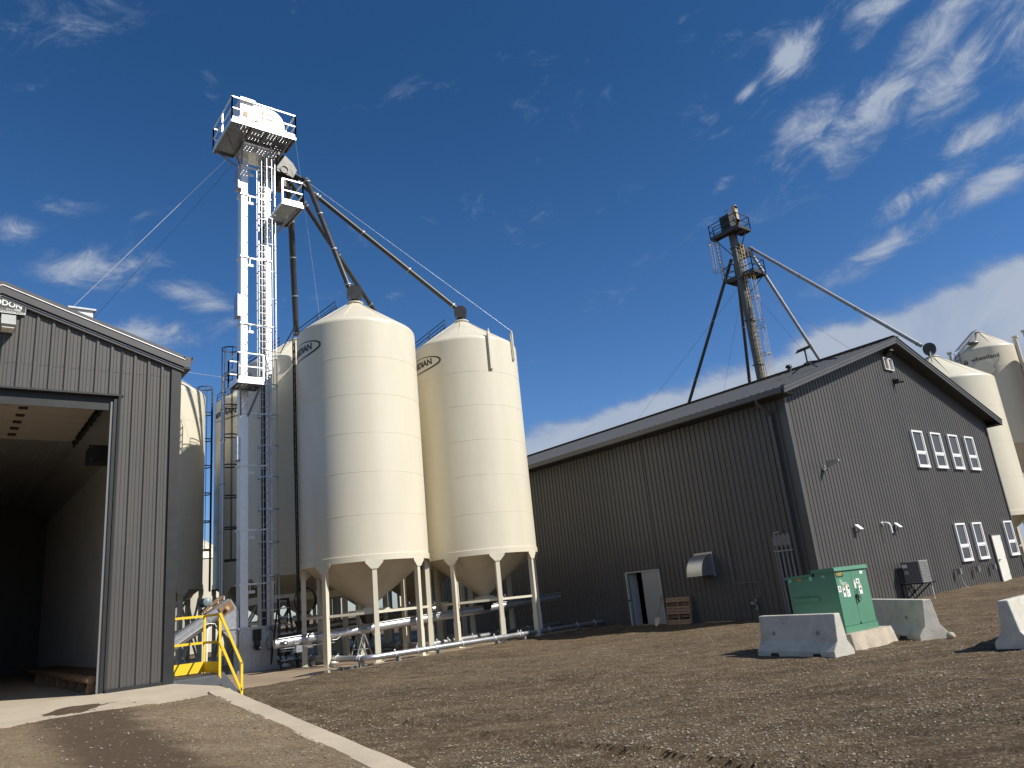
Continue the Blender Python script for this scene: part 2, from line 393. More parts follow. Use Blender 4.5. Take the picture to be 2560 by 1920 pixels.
tag(pud.build('puddle_water', 'puddle'), kind='structure')

rp = MB(); rxs = lines([(-12, -1, 1), (-1, 3.56, .09)]); rys = lines([(-4, 3, .5), (3, 13.7, .09)])
def ramp_top(x, y):
    rut = -.02 * math.exp(-((x - 1.9 + .05 * y) ** 2) / .12) * max(0, 1 - abs(y - 9) / 6)
    z = ramp_z(y) + .010 + rut + .018 * noise.fractal(Vector((x * 1.5, y * 1.1, 7)), 1, 2, 4) + .010 * noise.noise(Vector((x * 8, y * 8, 1))) + .025 * max(0, (x - 3.2) / .36)
    if y > 12.0:
        u = (x - 2.0) / .85 + .35 * noise.noise(Vector((x * 2.2, y * 2.2, 4))); v = (y - 12.3) / 1.0 + .3 * noise.noise(Vector((x * 3, y * 3, 6)))
        z = min(z, slabz(y) - .03 + .070 * max(0, 1.1 - u * u - max(0, v) ** 2)) if y > 12.2 else z * .5 + .5 * min(z, slabz(y))
    return z
for y in rys:
    for x in rxs:
        rp.v.append(Vector((x, y, ramp_top(x, y))))
nx, ny = len(rxs), len(rys)
for j in range(ny - 1):
    for i in range(nx - 1): rp.f.append((j * nx + i, j * nx + i + 1, (j + 1) * nx + i + 1, (j + 1) * nx + i))
rp.sm = [True] * len(rp.f); tag(rp.build('gravel_ramp', 'ramp'), kind='structure')

sl = MB()
for x0, x1, yf in ((-6., 3.42, 12.28), (3.42, 3.88, 12.28)):
    xx = lines([(x0, x1, .12)]); k = len(xx)
    e = [yf + .05 * noise.noise(Vector((x * 1.6, 3, 0))) + .03 * noise.noise(Vector((x * 9, 3, 0))) for x in xx]
    top = [(x, y, slabz(y) + .005) for x, y in zip(xx, e)] + [(x, 14.02 if x < 3.43 else 14.02 - (x - 3.42) * 2.4, slabz(14.02 if x < 3.43 else 14.02 - (x - 3.42) * 2.4) + .005) for x in xx]
    sl.add(top, [(i, i + 1, k + i + 1, k + i) for i in range(k - 1)])
    sl.add([(x, y, slabz(y) + .005) for x, y in zip(xx, e)] + [(x, y, .2) for x, y in zip(xx, e)], [(i, k + i, k + i + 1, i + 1) for i in range(k - 1)])
sl.quad((3.88, 12.3, .70), (3.88, 12.92, .733), (3.88, 12.92, -.1), (3.88, 12.3, -.1)); sl.quad((3.88, 12.916, .732), (3.42, 14.02, .805), (3.42, 14.02, -.1), (3.88, 12.916, -.1))
tag(sl.build('concrete_apron', 'slab'), kind='structure')
kb = MB(); kys = lines([(-3, 12.31, .15)]); kv = []
for y in kys:
    z = (ramp_z(y) if y < 12.3 else slabz(y)) + .035 + .004 * noise.noise(Vector((y * 2, 0, 0)))
    w0 = .02 * noise.noise(Vector((y * 1.3, 5, 0))) + .012 * noise.noise(Vector((y * 7, 5, 0)))
    kv += [(3.50 + w0, y, z - .06), (3.53 + w0, y, z), (3.84 + w0 * .7, y, z), (3.875 + w0 * .7, y, z - .03), (3.88, y, -.5)]
m_ = len(kys); kb.add(kv, [(5 * j + i, 5 * j + i + 1, 5 * j + 6 + i, 5 * j + 5 + i) for j in range(m_ - 1) for i in range(4)])
tag(kb.build('concrete_kerb', 'slab'), kind='structure')
# loose stones and clods
def scatter(name, mat, n, region, smin, smax, hf):
    mb = MB(); ico = []
    for k in range(n):
        x, y = region(); s_ = smin + (smax - smin) * random.random() ** 3; z = hf(x, y) + s_ * .25
        a = random.random() * 6.28; vs = []
        for (px, py, pz) in ((1, 0, 0), (0, 1, 0), (-1, 0, 0), (0, -1, 0), (0, 0, 1), (0, 0, -1), (.6, .6, .5), (-.6, -.5, .5)):
            q = 1 + random.uniform(-.3, .3); X, Y = px * cos(a) - py * sin(a), px * sin(a) + py * cos(a)
            vs.append((x + X * s_ * q, y + Y * s_ * q * .8, z + pz * s_ * .65 * q))
        mb.add(vs, [(0, 6, 4), (6, 1, 4), (0, 1, 6), (1, 2, 4), (2, 7, 4), (7, 3, 4), (2, 3, 7), (3, 0, 4), (1, 0, 5), (2, 1, 5), (3, 2, 5), (0, 3, 5)])
    return tag(mb.build(name, mat), kind='stuff')
def reg_dirt():
    while 1:
        d = 6.2 + 18 * random.random() ** 1.5; a = R(random.uniform(14, 76)); x, y = d * sin(a), d * cos(a)
        if x > 4.0 and y < min(pad_edge(x) - .1, 13.4 if x > 22.9 else 99) and noise.noise(Vector((x * .5, y * .5, 2))) > random.uniform(-.6, .5): return x, y
tag(scatter('loose_stones', 'stone', 20000, reg_dirt, .006, .024, ground_h))
def reg_clod():
    while 1:
        x, y = reg_dirt()
        if noise.noise(Vector((x * .9, y * .45, 12))) > .28: return x, y
scatter('soil_clods', 'clod', 2600, reg_clod, .006, .034, lambda x, y: ground_h(x, y) - .008)
def reg_ramp():
    while 1:
        x, y = random.uniform(-1.2, 3.5), random.uniform(6.0, 12.4)
        if random.random() < .35 + .65 * (abs(x - 1.7) > .9): return x, y
scatter('ramp_stones', 'stone', 8000, reg_ramp, .004, .018, ramp_top)
# ------------------------------------------------------------------ camera, sun, sky
RC = ((0.7910461707451228, 0.0924833627916406, 0.6047253784621807), (-0.6039203774714526, 0.2757660505452227, 0.747819004199163), (-0.09760191301514606, -0.9567653385096261, 0.2739962656722613))
cam = bpy.data.cameras.new('camera'); co = bpy.data.objects.new('camera', cam); COL.objects.link(co); S.camera = co
co.matrix_world = Matrix(((RC[0][0], -RC[0][1], -RC[0][2], 0), (RC[1][0], -RC[1][1], -RC[1][2], 0), (RC[2][0], -RC[2][1], -RC[2][2], 1.65), (0, 0, 0, 1)))
cam.sensor_width = 36; cam.lens = 1850 / 2560 * 36; cam.clip_end = 3000; cam.clip_start = .05
SAZ, SEL = R(30), R(42)          # sun: 30 degrees east of the gable normal, 42 high
sd = Vector((sin(SAZ) * cos(SEL), -cos(SAZ) * cos(SEL), sin(SEL)))
sun = bpy.data.lights.new('sun', 'SUN'); so = bpy.data.objects.new('sun', sun); COL.objects.link(so)
sun.energy = 4.8; sun.angle = R(.53); sun.color = (1, .955, .88); so.rotation_euler = sd.to_track_quat('Z', 'Y').to_euler()
so.location = sd * 80
W = bpy.data.worlds.new('World'); S.world = W; W.use_nodes = True; nt = W.node_tree; nt.nodes.clear(); N = nt.nodes; L = nt.links
out = N.new('ShaderNodeOutputWorld'); bg = N.new('ShaderNodeBackground'); L.new(bg.outputs[0], out.inputs[0]); bg.inputs[1].default_value = .06
sky = N.new('ShaderNodeTexSky'); sky.sky_type = 'NISHITA'; sky.sun_disc = False; sky.sun_elevation = SEL; sky.sun_rotation = math.atan2(sd.x, sd.y)
sky.altitude = 600; sky.air_density = 1.0; sky.dust_density = .25; sky.ozone_density = 3.0
tc = N.new('ShaderNodeTexCoord'); D = tc.outputs['Generated']
sx = N.new('ShaderNodeSeparateXYZ'); L.new(D, sx.inputs[0])
def mth(op, a, b=None, c=None):
    m = N.new('ShaderNodeMath'); m.operation = op
    for i, v in enumerate((a, b, c)):
        if v is None: continue
        if isinstance(v, (int, float)): m.inputs[i].default_value = v
        else: L.new(v, m.inputs[i])
    return m.outputs[0]
az = mth('ARCTAN2', sx.outputs[0], sx.outputs[1]); el = mth('ARCSINE', sx.outputs[2])
cv = N.new('ShaderNodeCombineXYZ'); L.new(az, cv.inputs[0]); L.new(el, cv.inputs[1])
def nz(scale, det, rough, stretch=(1, 1, 1), rot=0, dist=0., loc=(0, 0, 0)):
    mp = N.new('ShaderNodeMapping'); mp.vector_type = 'TEXTURE'; mp.inputs['Rotation'].default_value = (0, 0, rot); mp.inputs['Scale'].default_value = [1 / q for q in stretch]; mp.inputs['Location'].default_value = loc
    L.new(cv.outputs[0], mp.inputs['Vector']); n = N.new('ShaderNodeTexNoise'); n.inputs['Scale'].default_value = scale
    n.inputs['Detail'].default_value = det; n.inputs['Roughness'].default_value = rough; n.inputs['Distortion'].default_value = dist
    L.new(mp.outputs[0], n.inputs['Vector']); return n.outputs[0]
def blob(c, l, w, ang, k):
    mp = N.new('ShaderNodeMapping'); mp.vector_type = 'TEXTURE'; mp.inputs['Location'].default_value = (c[0], c[1], 0)
    mp.inputs['Rotation'].default_value = (0, 0, ang); mp.inputs['Scale'].default_value = (l, w, 1)
    L.new(cv.outputs[0], mp.inputs['Vector']); ln = N.new('ShaderNodeVectorMath'); ln.operation = 'LENGTH'; L.new(mp.outputs[0], ln.inputs[0])
    mr = N.new('ShaderNodeMapRange'); mr.interpolation_type = 'SMOOTHSTEP'; mr.inputs[1].default_value = 0; mr.inputs[2].default_value = 1.0
    mr.inputs[3].default_value = k; mr.inputs[4].default_value = 0; L.new(ln.outputs['Value'], mr.inputs[0]); return mr.outputs[0]
BL = [((1.150, .606), .085, .050, .45, .80), ((1.265, .625), .115, .050, .35, .95), ((1.345, .600), .07, .05, .3, .7), ((1.145, .530), .11, .050, .38, .74), ((1.215, .515), .14, .058, .35, .95),
      ((1.315, .520), .14, .055, .33, .92), ((1.33, .452), .11, .035, .25, .78), ((1.24, .408), .12, .024, .28, .62), ((1.32, .392), .10, .030, .2, .74),
      ((1.165, .350), .14, .036, .30, .82), ((1.012, .489), .035, .018, .4, .55), ((1.07, .586), .035, .018, .3, .55), ((1.30, .56), .16, .07, .4, .6), ((1.40, .54), .12, .10, .4, .7),
      ((.115, .420), .18, .042, .18, .92), ((.255, .405), .10, .034, -.2, .85), ((.20, .352), .12, .034, .05, .85), ((.045, .455), .06, .035, -.2, .66), ((.13, .492), .12, .022, .1, .42),
      ((.07, .685), .16, .05, .15, .46), ((-.10, .40), .2, .07, .1, .8), ((.29, .372), .07, .022, .35, .55), ((.96, .60), .5, .16, .3, .22), ((1.9, .45), .4, .22, .3, .9), ((2.9, .5), .9, .4, .1, 1.1), ((-1.5, .6), 1.2, .55, .2, 1.3), ((-2.7, .5), .8, .4, .2, 1.1)]  # last entries: unseen clouds added out of view to neutralise the blue fill
acc = None
for b_ in BL:
    o_ = blob(*b_); acc = o_ if acc is None else mth('MAXIMUM', acc, o_)
wisp = nz(12., 14, .70, (.8, 1.6, 1), R(14), 1.1); puff = nz(6.5, 10, .64, (.85, 1.5, 1), R(14), .7, (3, 1, 0))
nn = mth('MULTIPLY_ADD', wisp, .58, mth('MULTIPLY', puff, .42))
nn = mth('MULTIPLY_ADD', nn, 1.35, -.175)
dens = mth('ADD', mth('MULTIPLY', acc, .40), nn)
mr1 = N.new('ShaderNodeMapRange'); mr1.interpolation_type = 'SMOOTHSTEP'; mr1.inputs[1].default_value = .585; mr1.inputs[2].default_value = .93; L.new(dens, mr1.inputs[0])
# low bank of cloud behind the long building, rising to the east
top = mth('MULTIPLY_ADD', mth('MINIMUM', mth('MAXIMUM', mth('SUBTRACT', az, .55), 0.), .70), .175, .187)
edge = mth('ADD', mth('SUBTRACT', top, el), mth('MULTIPLY', mth('SUBTRACT', nz(7, 9, .58, (1, 1.6, 1), R(-15), .1, (1, 5, 0)), .5), .085))
mr2 = N.new('ShaderNodeMapRange'); mr2.interpolation_type = 'SMOOTHSTEP'; mr2.inputs[1].default_value = -.006; mr2.inputs[2].default_value = .018; L.new(edge, mr2.inputs[0])
azm = N.new('ShaderNodeMapRange'); azm.inputs[1].default_value = .45; azm.inputs[2].default_value = .62; L.new(az, azm.inputs[0])
bank = mth('MULTIPLY', mth('MULTIPLY', mr2.outputs[0], .95), azm.outputs[0])
bank = mth('MULTIPLY', bank, mth('MULTIPLY_ADD', puff, .7, .60))
cl = mth('MINIMUM', mth('MAXIMUM', mth('MULTIPLY', mr1.outputs[0], .93), bank), .97)
# colour: sky tinted a little deeper, clouds lit grey-white
hs = N.new('ShaderNodeMixRGB'); hs.blend_type = 'MULTIPLY'; hs.inputs[0].default_value = 1.; L.new(sky.outputs[0], hs.inputs[1])
tg = N.new('ShaderNodeValToRGB'); te = tg.color_ramp.elements; te[0].position = 0; te[0].color = (.95, 1.05, 1.30, 1); te[1].position = .62; te[1].color = (.43, .93, 1.32, 1)
k_ = te.new(.24); k_.color = (.82, 1.22, 1.66, 1); k_ = te.new(.42); k_.color = (.60, 1.08, 1.50, 1); L.new(sx.outputs[2], tg.inputs[0]); L.new(tg.outputs[0], hs.inputs[2])
cc = N.new('ShaderNodeValToRGB'); cc.color_ramp.elements[0].color = (3.5, 4.5, 6.6, 1); cc.color_ramp.elements[1].color = (6.0, 6.9, 8.4, 1)
cc.color_ramp.elements[0].position = .25; cc.color_ramp.elements[1].position = 1.; L.new(cl, cc.inputs[0])
mx = N.new('ShaderNodeMixRGB'); L.new(cl, mx.inputs[0]); L.new(hs.outputs[0], mx.inputs[1]); L.new(cc.outputs[0], mx.inputs[2]); L.new(mx.outputs[0], bg.inputs[0])
S.view_settings.view_transform = 'Standard'; S.view_settings.look = 'None'; S.view_settings.exposure = .25; S.view_settings.gamma = 1

# ------------------------------------------------------------------ hopper silos
M['cone'] = pm('shaded_dusty_cream_enamel', (.54, .47, .34), .38, var=.06, scale=1.2, dirt=(.40, .31, .2), dirt_amt=.4)  # cream browned to hold shade and ground bounce, plus random dusty blotches
def silo_parts(root, r, zrb, zrt, ze, zc, ztip, seams, mat='cream', legs=8, a0=25., brace=1.58, capr=.30, roofribs=8, legw=.17, xbrace=False, seg=72):
    sh = MB(); pr = [(r, zrt)]
    sh.lathe([(r, zrt), (r, ze - .12)], n=seg); sh.lathe([(r, ze - .12), (r - .008, ze - .07), (r - .03, ze - .02), (r - .07, ze + .02)], n=seg)
    for z in seams: sh.lathe([(r, z - .006), (r + .005, z - .003), (r + .005, z + .003), (r, z + .006)], n=seg, smooth=False)
    sh.build('shell', mat, root, (0, 0, 0))
    rf = MB().lathe([(r - .07, ze + .02), (capr + .02, zc - .12)], n=seg)
    for i in range(roofribs):
        a = 2 * pi * i / roofribs + .1; d = Vector((cos(a), sin(a), 0))
        rf.bar(d * (r - .12) + Vector((0, 0, ze + .045)), d * (capr + .1) + Vector((0, 0, zc - .145)), .022, .022)
    ro = rf.build('roof', mat, root, (0, 0, 0))
    MB().lathe([(capr, zc - .22), (capr, zc - .07), (capr + .035, zc - .07), (capr + .035, zc - .02), (capr - .02, zc), (0, zc)], n=32).build('cap_collar', mat, ro, (0, 0, 0))
    MB().lathe([(r - .03, zrb), (r + .028, zrb)], n=seg).lathe([(r + .028, zrb), (r + .028, zrt - .008)], n=seg).lathe([(r + .028, zrt - .008), (r - .002, zrt + .002)], n=seg).build('base_ring', mat, root, (0, 0, 0))
    hp = MB().lathe([(r - .03, zrb + .05), (.24, ztip + .10), (.24, ztip)], n=seg)
    for i in range(6):
        a = 2 * pi * i / 6 + .5; d = Vector((cos(a), sin(a), 0)); hp.bar(d * (r - .06) + Vector((0, 0, zrb + .03)), d * .27 + Vector((0, 0, ztip + .13)), .012, .014)
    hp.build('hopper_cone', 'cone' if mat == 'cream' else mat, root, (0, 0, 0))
    pts = []
    for i in range(legs):
        a = R(a0 + 360 / legs * i); d = Vector((cos(a), sin(a), 0)); t = Vector((-sin(a), cos(a), 0)); c = d * (r - .07); pts.append(c)
        lg = MB(); up = (d.x, d.y, 0)
        lg.bar(c + Vector((0, 0, .6)), c + Vector((0, 0, zrb)), legw * .92, legw * .92, up)
        lg.bar(c + Vector((0, 0, .012)), c + Vector((0, 0, .92)), legw * 1.06, legw * 1.06, up)
        o = c + d * (legw * .54)
        lg.prism([(-.30, zrb + .02), (.30, zrb + .02), (.30, zrb - .06), (.11, zrb - .27), (-.11, zrb - .27), (-.30, zrb - .06)], lambda u, v: o + t * u + Vector((0, 0, v)), d * .012)
        b = c + Vector((0, 0, .008)); lg.bar(b - t * .17, b + t * .17, .34, .016)
        lg.build('leg', mat, root, (0, 0, 0))
    if brace:
        bm = MB(); n = len(pts)
        for i in range(n):
            p, q = pts[i] * .985, pts[(i + 1) % n] * .985
            bm.bar(p + Vector((0, 0, brace)), q + Vector((0, 0, brace)), .035, .085)
        bm.build('leg_brace', mat, root, (0, 0, 0))
    if xbrace:
        bm = MB(); n = len(pts)
        for i in range(n):
            p, q = pts[i], pts[(i + 1) % n]
            bm.bar(p + Vector((0, 0, .25)), q + Vector((0, 0, zrb - .35)), .06, .06); bm.bar(q * .98 + Vector((0, 0, .25)), p * .98 + Vector((0, 0, zrb - .35)), .06, .06)
        bm.build('cross_brace', mat, root, (0, 0, 0))
def slide_gate(root, ztip, ztro, mat='cream'):
    g_ = MB()
    for k in (-1, 1): g_.box(-.62, .72, k * .26 - .03, k * .26 + .03, ztip - .17, ztip - .05)
    for x in (-.6, -.28, .28, .70): g_.box(x - .03, x + .03, -.28, .28, ztip - .15, ztip - .07)
    g_.box(-.3, .3, -.235, .235, ztip - .06, ztip + .01)
    gt = g_.build('slide_gate', mat, root, (0, 0, 0))
    c = MB().lathe([(.36, ztip - .17), (.22, ztro)], n=4, smooth=False, a0=pi / 4, a1=2 * pi + pi / 4); c.build('chute', 'darksteel', gt, (0, 0, 0))
    h = MB(); h.tube([(.72, 0, ztip - .11), (.95, 0, ztip - .11)], .018, 8); h.lathe([(.13, -.01), (.15, 0), (.13, .01)], (.95, 0, ztip - .11), 16, ax=(1, 0, 0)); h.build('hand_wheel', 'galv_grey', gt, (0, 0, 0))
LOGO = (('MERIDIAN', .30),)
def meridian_logo(root, r, z, ang):
    lb = MB(); rr = r + .010
    def F(x, y): t = R(ang) + x / r; return (rr * cos(t), rr * sin(t), z + y)
    put_text(lb, 'MERIDIAN', .35, F, .012, 1.05)
    prev = None
    for i in range(61):
        t = R(98 - 276 * i / 60); w = .002 + .030 * max(0, cos(t * .5 + .15)) ** 5 + .006
        a, b = 1.24, .30; x, y = a * cos(t), b * sin(t) - .02; n_ = Vector((cos(t) / a, sin(t) / b)).normalized()
        cur = (F(x - n_.x * w, y - n_.y * w), F(x + n_.x * w, y + n_.y * w))
        if prev: lb.quad(prev[0], cur[0], cur[1], prev[1])
        prev = cur
    return lb.build('logo', 'ink', root, (0, 0, 0))
def roof_rail(root, r, ze, zc, ang):
    rl = MB(); a = R(ang); d = Vector((cos(a), sin(a), 0)); t = Vector((-sin(a), cos(a), 0))
    for k in (-.28, .28):
        p = d * (r - .1) + t * k + Vector((0, 0, ze + .05)); q = d * .75 + t * k + Vector((0, 0, zc - .32)); U = Vector((0, 0, .32))
        rl.tube([p, p + U, q + U, q], .018, 6)
        rl.tube([p + U * .5, q + U * .5], .013, 6)
        m_ = p.lerp(q, .5); rl.tube([m_, m_ + U], .016, 6)
    for i in range(9): f_ = i / 8; rl.bar((d * (r - .1)).lerp(d * .75, f_) - t * .22 + Vector((0, 0, ze + .09 + (zc - .32 - ze - .05) * f_)), (d * (r - .1)).lerp(d * .75, f_) + t * .22 + Vector((0, 0, ze + .09 + (zc - .37 - ze) * f_)), .03, .02)
    return rl.build('roof_handrail', 'black', root, (0, 0, 0))
def side_ladder(root, r, ze, ang, cage=True, z0=2.2, mat='black'):
    a = R(ang); b = ((r + .14) * cos(a), (r + .14) * sin(a)); l_, c_ = ladder(b, a, z0, ze + (.9 if cage else .1), .40, (z0 + 1.9, ze + .9) if cage else None, .36, hoop=1.32)
    lo = l_.build('ladder', mat, root, (0, 0, 0))
    if c_: c_.build('ladder_cage', mat, lo, (0, 0, 0))

GS = 'cream hopper silos of the front yard'
SEAMS = [4.82, 6.30, 7.70, 9.12, 10.53]
def new_silo(label, x, y): return thing('grain_silo', label, 'silo', (x, y, 0), GS)
s1 = new_silo('nearer sunlit cream hopper silo with a black logo, left of the two front silos', 12.75, 25.27)
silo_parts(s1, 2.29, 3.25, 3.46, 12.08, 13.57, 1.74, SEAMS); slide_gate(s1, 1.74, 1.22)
copies = []
SP = [('sunlit cream hopper silo with rusty cap and two bracket posts, beside the long building', 17.9, 25.27),
      ('shaded cream hopper silo standing directly behind the tall bright elevator ladder', 12.25, 30.1),
      ('hidden cream hopper silo behind the front pair, only its legs and cone showing', 17.75, 30.5),
      ('cream hopper silo with a caged black ladder and logo, behind the galvanised dust pipe', 12.75, 35.7),
      ('sunlit cream hopper silo striped with shadow beside the corner of the dark drive-through shed', 7.55, 35.7),
      ('cream hopper silo deep in the yard, seen only as legs between the front silo cones', 17.9, 35.9)]
for lb_, x, y in SP:
    c = copy_tree(s1); c.location = (x, y, 0); c['label'] = lb_; copies.append(c)
s2, s3, s4, sB, sA, s7 = copies
meridian_logo(s1, 2.29, 11.22, 177); meridian_logo(s2, 2.29, 11.22, 178); meridian_logo(sB, 2.29, 11.30, 197)
roof_rail(s1, 2.29, 12.1, 13.57, 150); roof_rail(s2, 2.29, 12.1, 13.57, 152); roof_rail(s3, 2.29, 12.1, 13.57, 160); roof_rail(sB, 2.29, 12.1, 13.57, 165); roof_rail(sB, 2.29, 12.1, 13.57, 200)
side_ladder(s1, 2.29, 12.1, 149, False, .6); side_ladder(s3, 2.29, 12.1, 166); side_ladder(sB, 2.29, 12.1, 158, z0=3.2); side_ladder(s2, 2.29, 12.1, 150, False, 3.)
# silo 2: two bracket posts and rust under the cap
for a, z0, z1 in ((262, 10.62, 12.25), (298, 11.25, 12.45)):
    d = Vector((cos(R(a)), sin(R(a)), 0)); t = Vector((-d.y, d.x, 0)); p = d * (2.29 + .05)
    bk = MB(); bk.bar(p + Vector((0, 0, z0)), p + Vector((0, 0, z1)), .10, .10, d); bk.bar(d * 2.33 + Vector((0, 0, z0 - .04)), d * 2.33 + Vector((0, 0, z1 - .1)), .17, .02, d)
    bk.tube([p + d * .02 + Vector((0, 0, z1)), p + d * .02 + Vector((0, 0, z1 + .12))], .03, 8); bk.build('bracket_post', 'cream', s2, (0, 0, 0))
st = MB(); st.lathe([(.56, 13.235), (.33, 13.375)], n=40); sto = st.build('rust_stain', 'rust', s2, (0, 0, 0))
# extra bracing on the shaded silos
for s_ in (sA, sB):
    bm = MB(); P_ = [Vector((2.22 * cos(R(25 + 45 * i)), 2.22 * sin(R(25 + 45 * i)), 0)) for i in range(8)]
    for i in range(8):
        p, q = P_[i], P_[(i + 1) % 8]
        bm.bar(p + Vector((0, 0, .3)), q + Vector((0, 0, 2.9)), .07, .07); bm.bar(q * .97 + Vector((0, 0, .3)), p * .97 + Vector((0, 0, 2.9)), .07, .07)
    bm.build('cross_brace', 'cream', s_, (0, 0, 0))
bm = MB(); P_ = [Vector((2.26 * cos(R(25 + 45 * i)), 2.26 * sin(R(25 + 45 * i)), 0)) for i in range(8)]
for i in range(8): bm.bar(P_[i] + Vector((0, 0, 2.42)), P_[(i + 1) % 8] + Vector((0, 0, 2.42)), .06, .26)
bm.build('girt', 'cream', s3, (0, 0, 0))
# ---- storage bins beyond the long building
b1 = thing('grain_silo', 'large cream hopper silo rising behind the right slope of the long building', 'silo', (46.79, 17.62, 0), 'silos behind the long building')
silo_parts(b1, 2.80, 3.15, 3.40, 11.05, 12.95, 1.3, [5.2, 7.2, 9.2], legs=10, a0=12, capr=.36, roofribs=12)
dk = MB(); dk.tube([(-.9, -.3, 12.45), (-.9, -.3, 13.0), (-.8, -.3, 13.1), (-.6, -.3, 12.9)], .025, 6); dk.build('vent_pipe', 'galv_grey', b1, (0, 0, 0))
def wheat(label, x, y, logo):
    w = thing('storage_bin', label, 'silo', (x, y, 0), 'older bins beside the large silo')
    silo_parts(w, 1.84, 7.75, 8.0, 14.30, 15.75, 5.9, [9.6, 11.2, 12.8], 'cream_old', legs=6, a0=5, capr=.22, roofribs=12, brace=4.0, legw=.2)
    po = MB()
    for ad in (-90, 78, 104, 150, 195):
        a = math.atan2(-y, -x) + R(ad); d = Vector((cos(a), sin(a), 0)); po.bar(d * 1.95 + Vector((0, 0, 7.7)), d * 1.95 + Vector((0, 0, 14.75)), .22, .16, d); po.bar(d * 1.95 + Vector((0, 0, 14.7)), d * 1.95 + Vector((0, 0, 14.8)), .34, .3, d)
    po.build('stiffener', 'cream_old', w, (0, 0, 0))
    return w
w1 = wheat('weathered white bin with black lettering and a ladder, behind the large silo at right', 55.28, 17.56, 1)
w2 = wheat('weathered white bin without lettering, farthest right of the two older bins', 55.0, 12.9, 0)
lw = MB(); fa = math.atan2(-17.56, -55.28)
def FW(x, y): t = fa + .30 + x / 1.84 - .30; return (1.852 * cos(t), 1.852 * sin(t), 13.55 + y)
put_text(lw, 'wheatland', .40, FW, .006)
for (u0, u1, v0, v1) in ((-1.32, -1.28, .06, .1), (-1.38, -1.30, -.12, .02), (-1.27, -1.20, -.12, .02), (-1.17, -1.08, -.12, .03), (-1.38, -1.08, -.16, -.13), (-1.36, -1.1, .06, .085), (-1.36, -1.1, .11, .135)):
    lw.quad(FW(u0, v0), FW(u1, v0), FW(u1, v1), FW(u0, v1))
lw.build('logo', 'ink', w1, (0, 0, 0))
side_ladder(w1, 1.84, 14.3, math.degrees(fa) - 50, False, 7.0)
rl = MB(); a = fa - R(50); d = Vector((cos(a), sin(a), 0)); t = Vector((-sin(a), cos(a), 0))
for k in (-.25, .25): rl.bar(d * 1.85 + t * k + Vector((0, 0, 14.55)), d * .25 + t * k + Vector((0, 0, 15.85)), .05, .05)
for i in range(12): f_ = i / 11; p = (d * 1.85).lerp(d * .25, f_) + Vector((0, 0, 14.55 + 1.3 * f_)); rl.bar(p - t * .25, p + t * .25, .03, .03)
rl.build('roof_ladder', 'galv_grey', w1, (0, 0, 0))
hd = MB().lathe([(0, 0), (.55, 0), (.55, .5), (0, .5)], (-1.75, -.3, 12.75), 32, False, ax=(-.95, -.3, 0)); hd.build('round_hood', 'cream', w1, (0, 0, 0))
mh = MB().lathe([(.0, .12), (.3, .1), (.34, 0)], (1.5 * cos(fa - .3), 1.5 * sin(fa - .3), 14.72), 20); mh.build('roof_hatch', 'galv_grey', w1, (0, 0, 0))
fb = thing('storage_bin', 'large flat-bottomed cream bin far off behind the shed corner', 'bin', (15.4, 58., 0))
MB().lathe([(3.1, 0), (3.1, 6.3)], n=56).build('shell', 'cream_old', fb, (0, 0, 0))
rr_ = MB().lathe([(3.16, 6.26), (3.16, 6.34), (.4, 8.0), (.4, 8.2), (0, 8.25)], n=56)
for i in range(18): a = 2 * pi * i / 18; rr_.bar((3.1 * cos(a), 3.1 * sin(a), 6.36), (.4 * cos(a), .4 * sin(a), 8.02), .05, .04)
rr_.build('roof', 'cream_old', fb, (0, 0, 0))

# ------------------------------------------------------------------ galvanised bucket elevator
E1 = thing('bucket_elevator', 'tall bright galvanised bucket elevator with platforms, caged ladder and two square legs', 'grain elevator', (9.55, 27.7, 0))
bt = MB(); bt.box(8.90, 10.22, 27.45, 28.08, .06, 1.46); bt.box(8.84, 10.30, 27.40, 28.12, 1.44, 1.50); bt.box(8.80, 10.34, 27.36, 28.2, .0, .10)
for x in (8.90, 9.33, 9.66, 10.20): bt.box(x - .018, x + .018, 27.425, 27.452, .1, 1.44)
for z in (.55,): bt.box(9.35, 9.65, 27.43, 27.452, z, z + .02)
for i in range(26):
    for z in (.13, 1.40): bt.box(8.93 + i * .05, 8.945 + i * .05, 27.438, 27.452, z, z + .015)
boot = bt.build('boot', 'galv', E1)
MB().box(8.98, 9.20, 27.43, 27.449, .98, 1.33).build('access_panel', 'galv', boot)
q = MB(); q.box(9.35, 9.64, 27.36, 27.45, 1.02, 1.40); q.box(9.40, 9.47, 27.33, 27.37, .8, 1.3); q.box(9.52, 9.58, 27.33, 27.37, .86, 1.3); q.cyl((9.52, 27.42, .78), (0, -1, 0), .085, .16, 16); q.tube([(9.44, 27.35, 1.0), (9.38, 27.33, .8), (9.46, 27.33, .7)], .018, 6)
tk = q.build('take_up_screw', 'black', boot); MB().cyl((9.55, 27.25, .78), (0, -1, 0), .035, .02, 14).build('end_cap', 'white', tk)
q = MB(); q.tube([(9.9, 27.42, 1.1), (9.82, 27.38, .9), (9.86, 27.38, .7), (9.98, 27.4, .65), (10.08, 27.42, .85), (10.12, 27.42, 1.2), (10.0, 27.42, 1.42)], .009, 6); q.build('cable', 'rubber', boot)
vs, fs = text2d('C-813', .13); q = MB(); q.add([(9.98 + x, 27.443, 1.35 + y) for x, y in vs], fs); q.build('lettering', 'ink', boot)
ch = MB(); ch.prism([(8.18, 1.85), (8.50, 2.46), (8.62, 2.50), (8.90, 2.08), (8.90, .82), (8.30, 1.50)], lambda u, v: (u, 27.52, v), (0, .46, 0)); ch.bar((8.28, 27.5, 1.50), (8.92, 27.5, 1.50), .05, .03); ch.build('inlet_hopper', 'galv', E1)
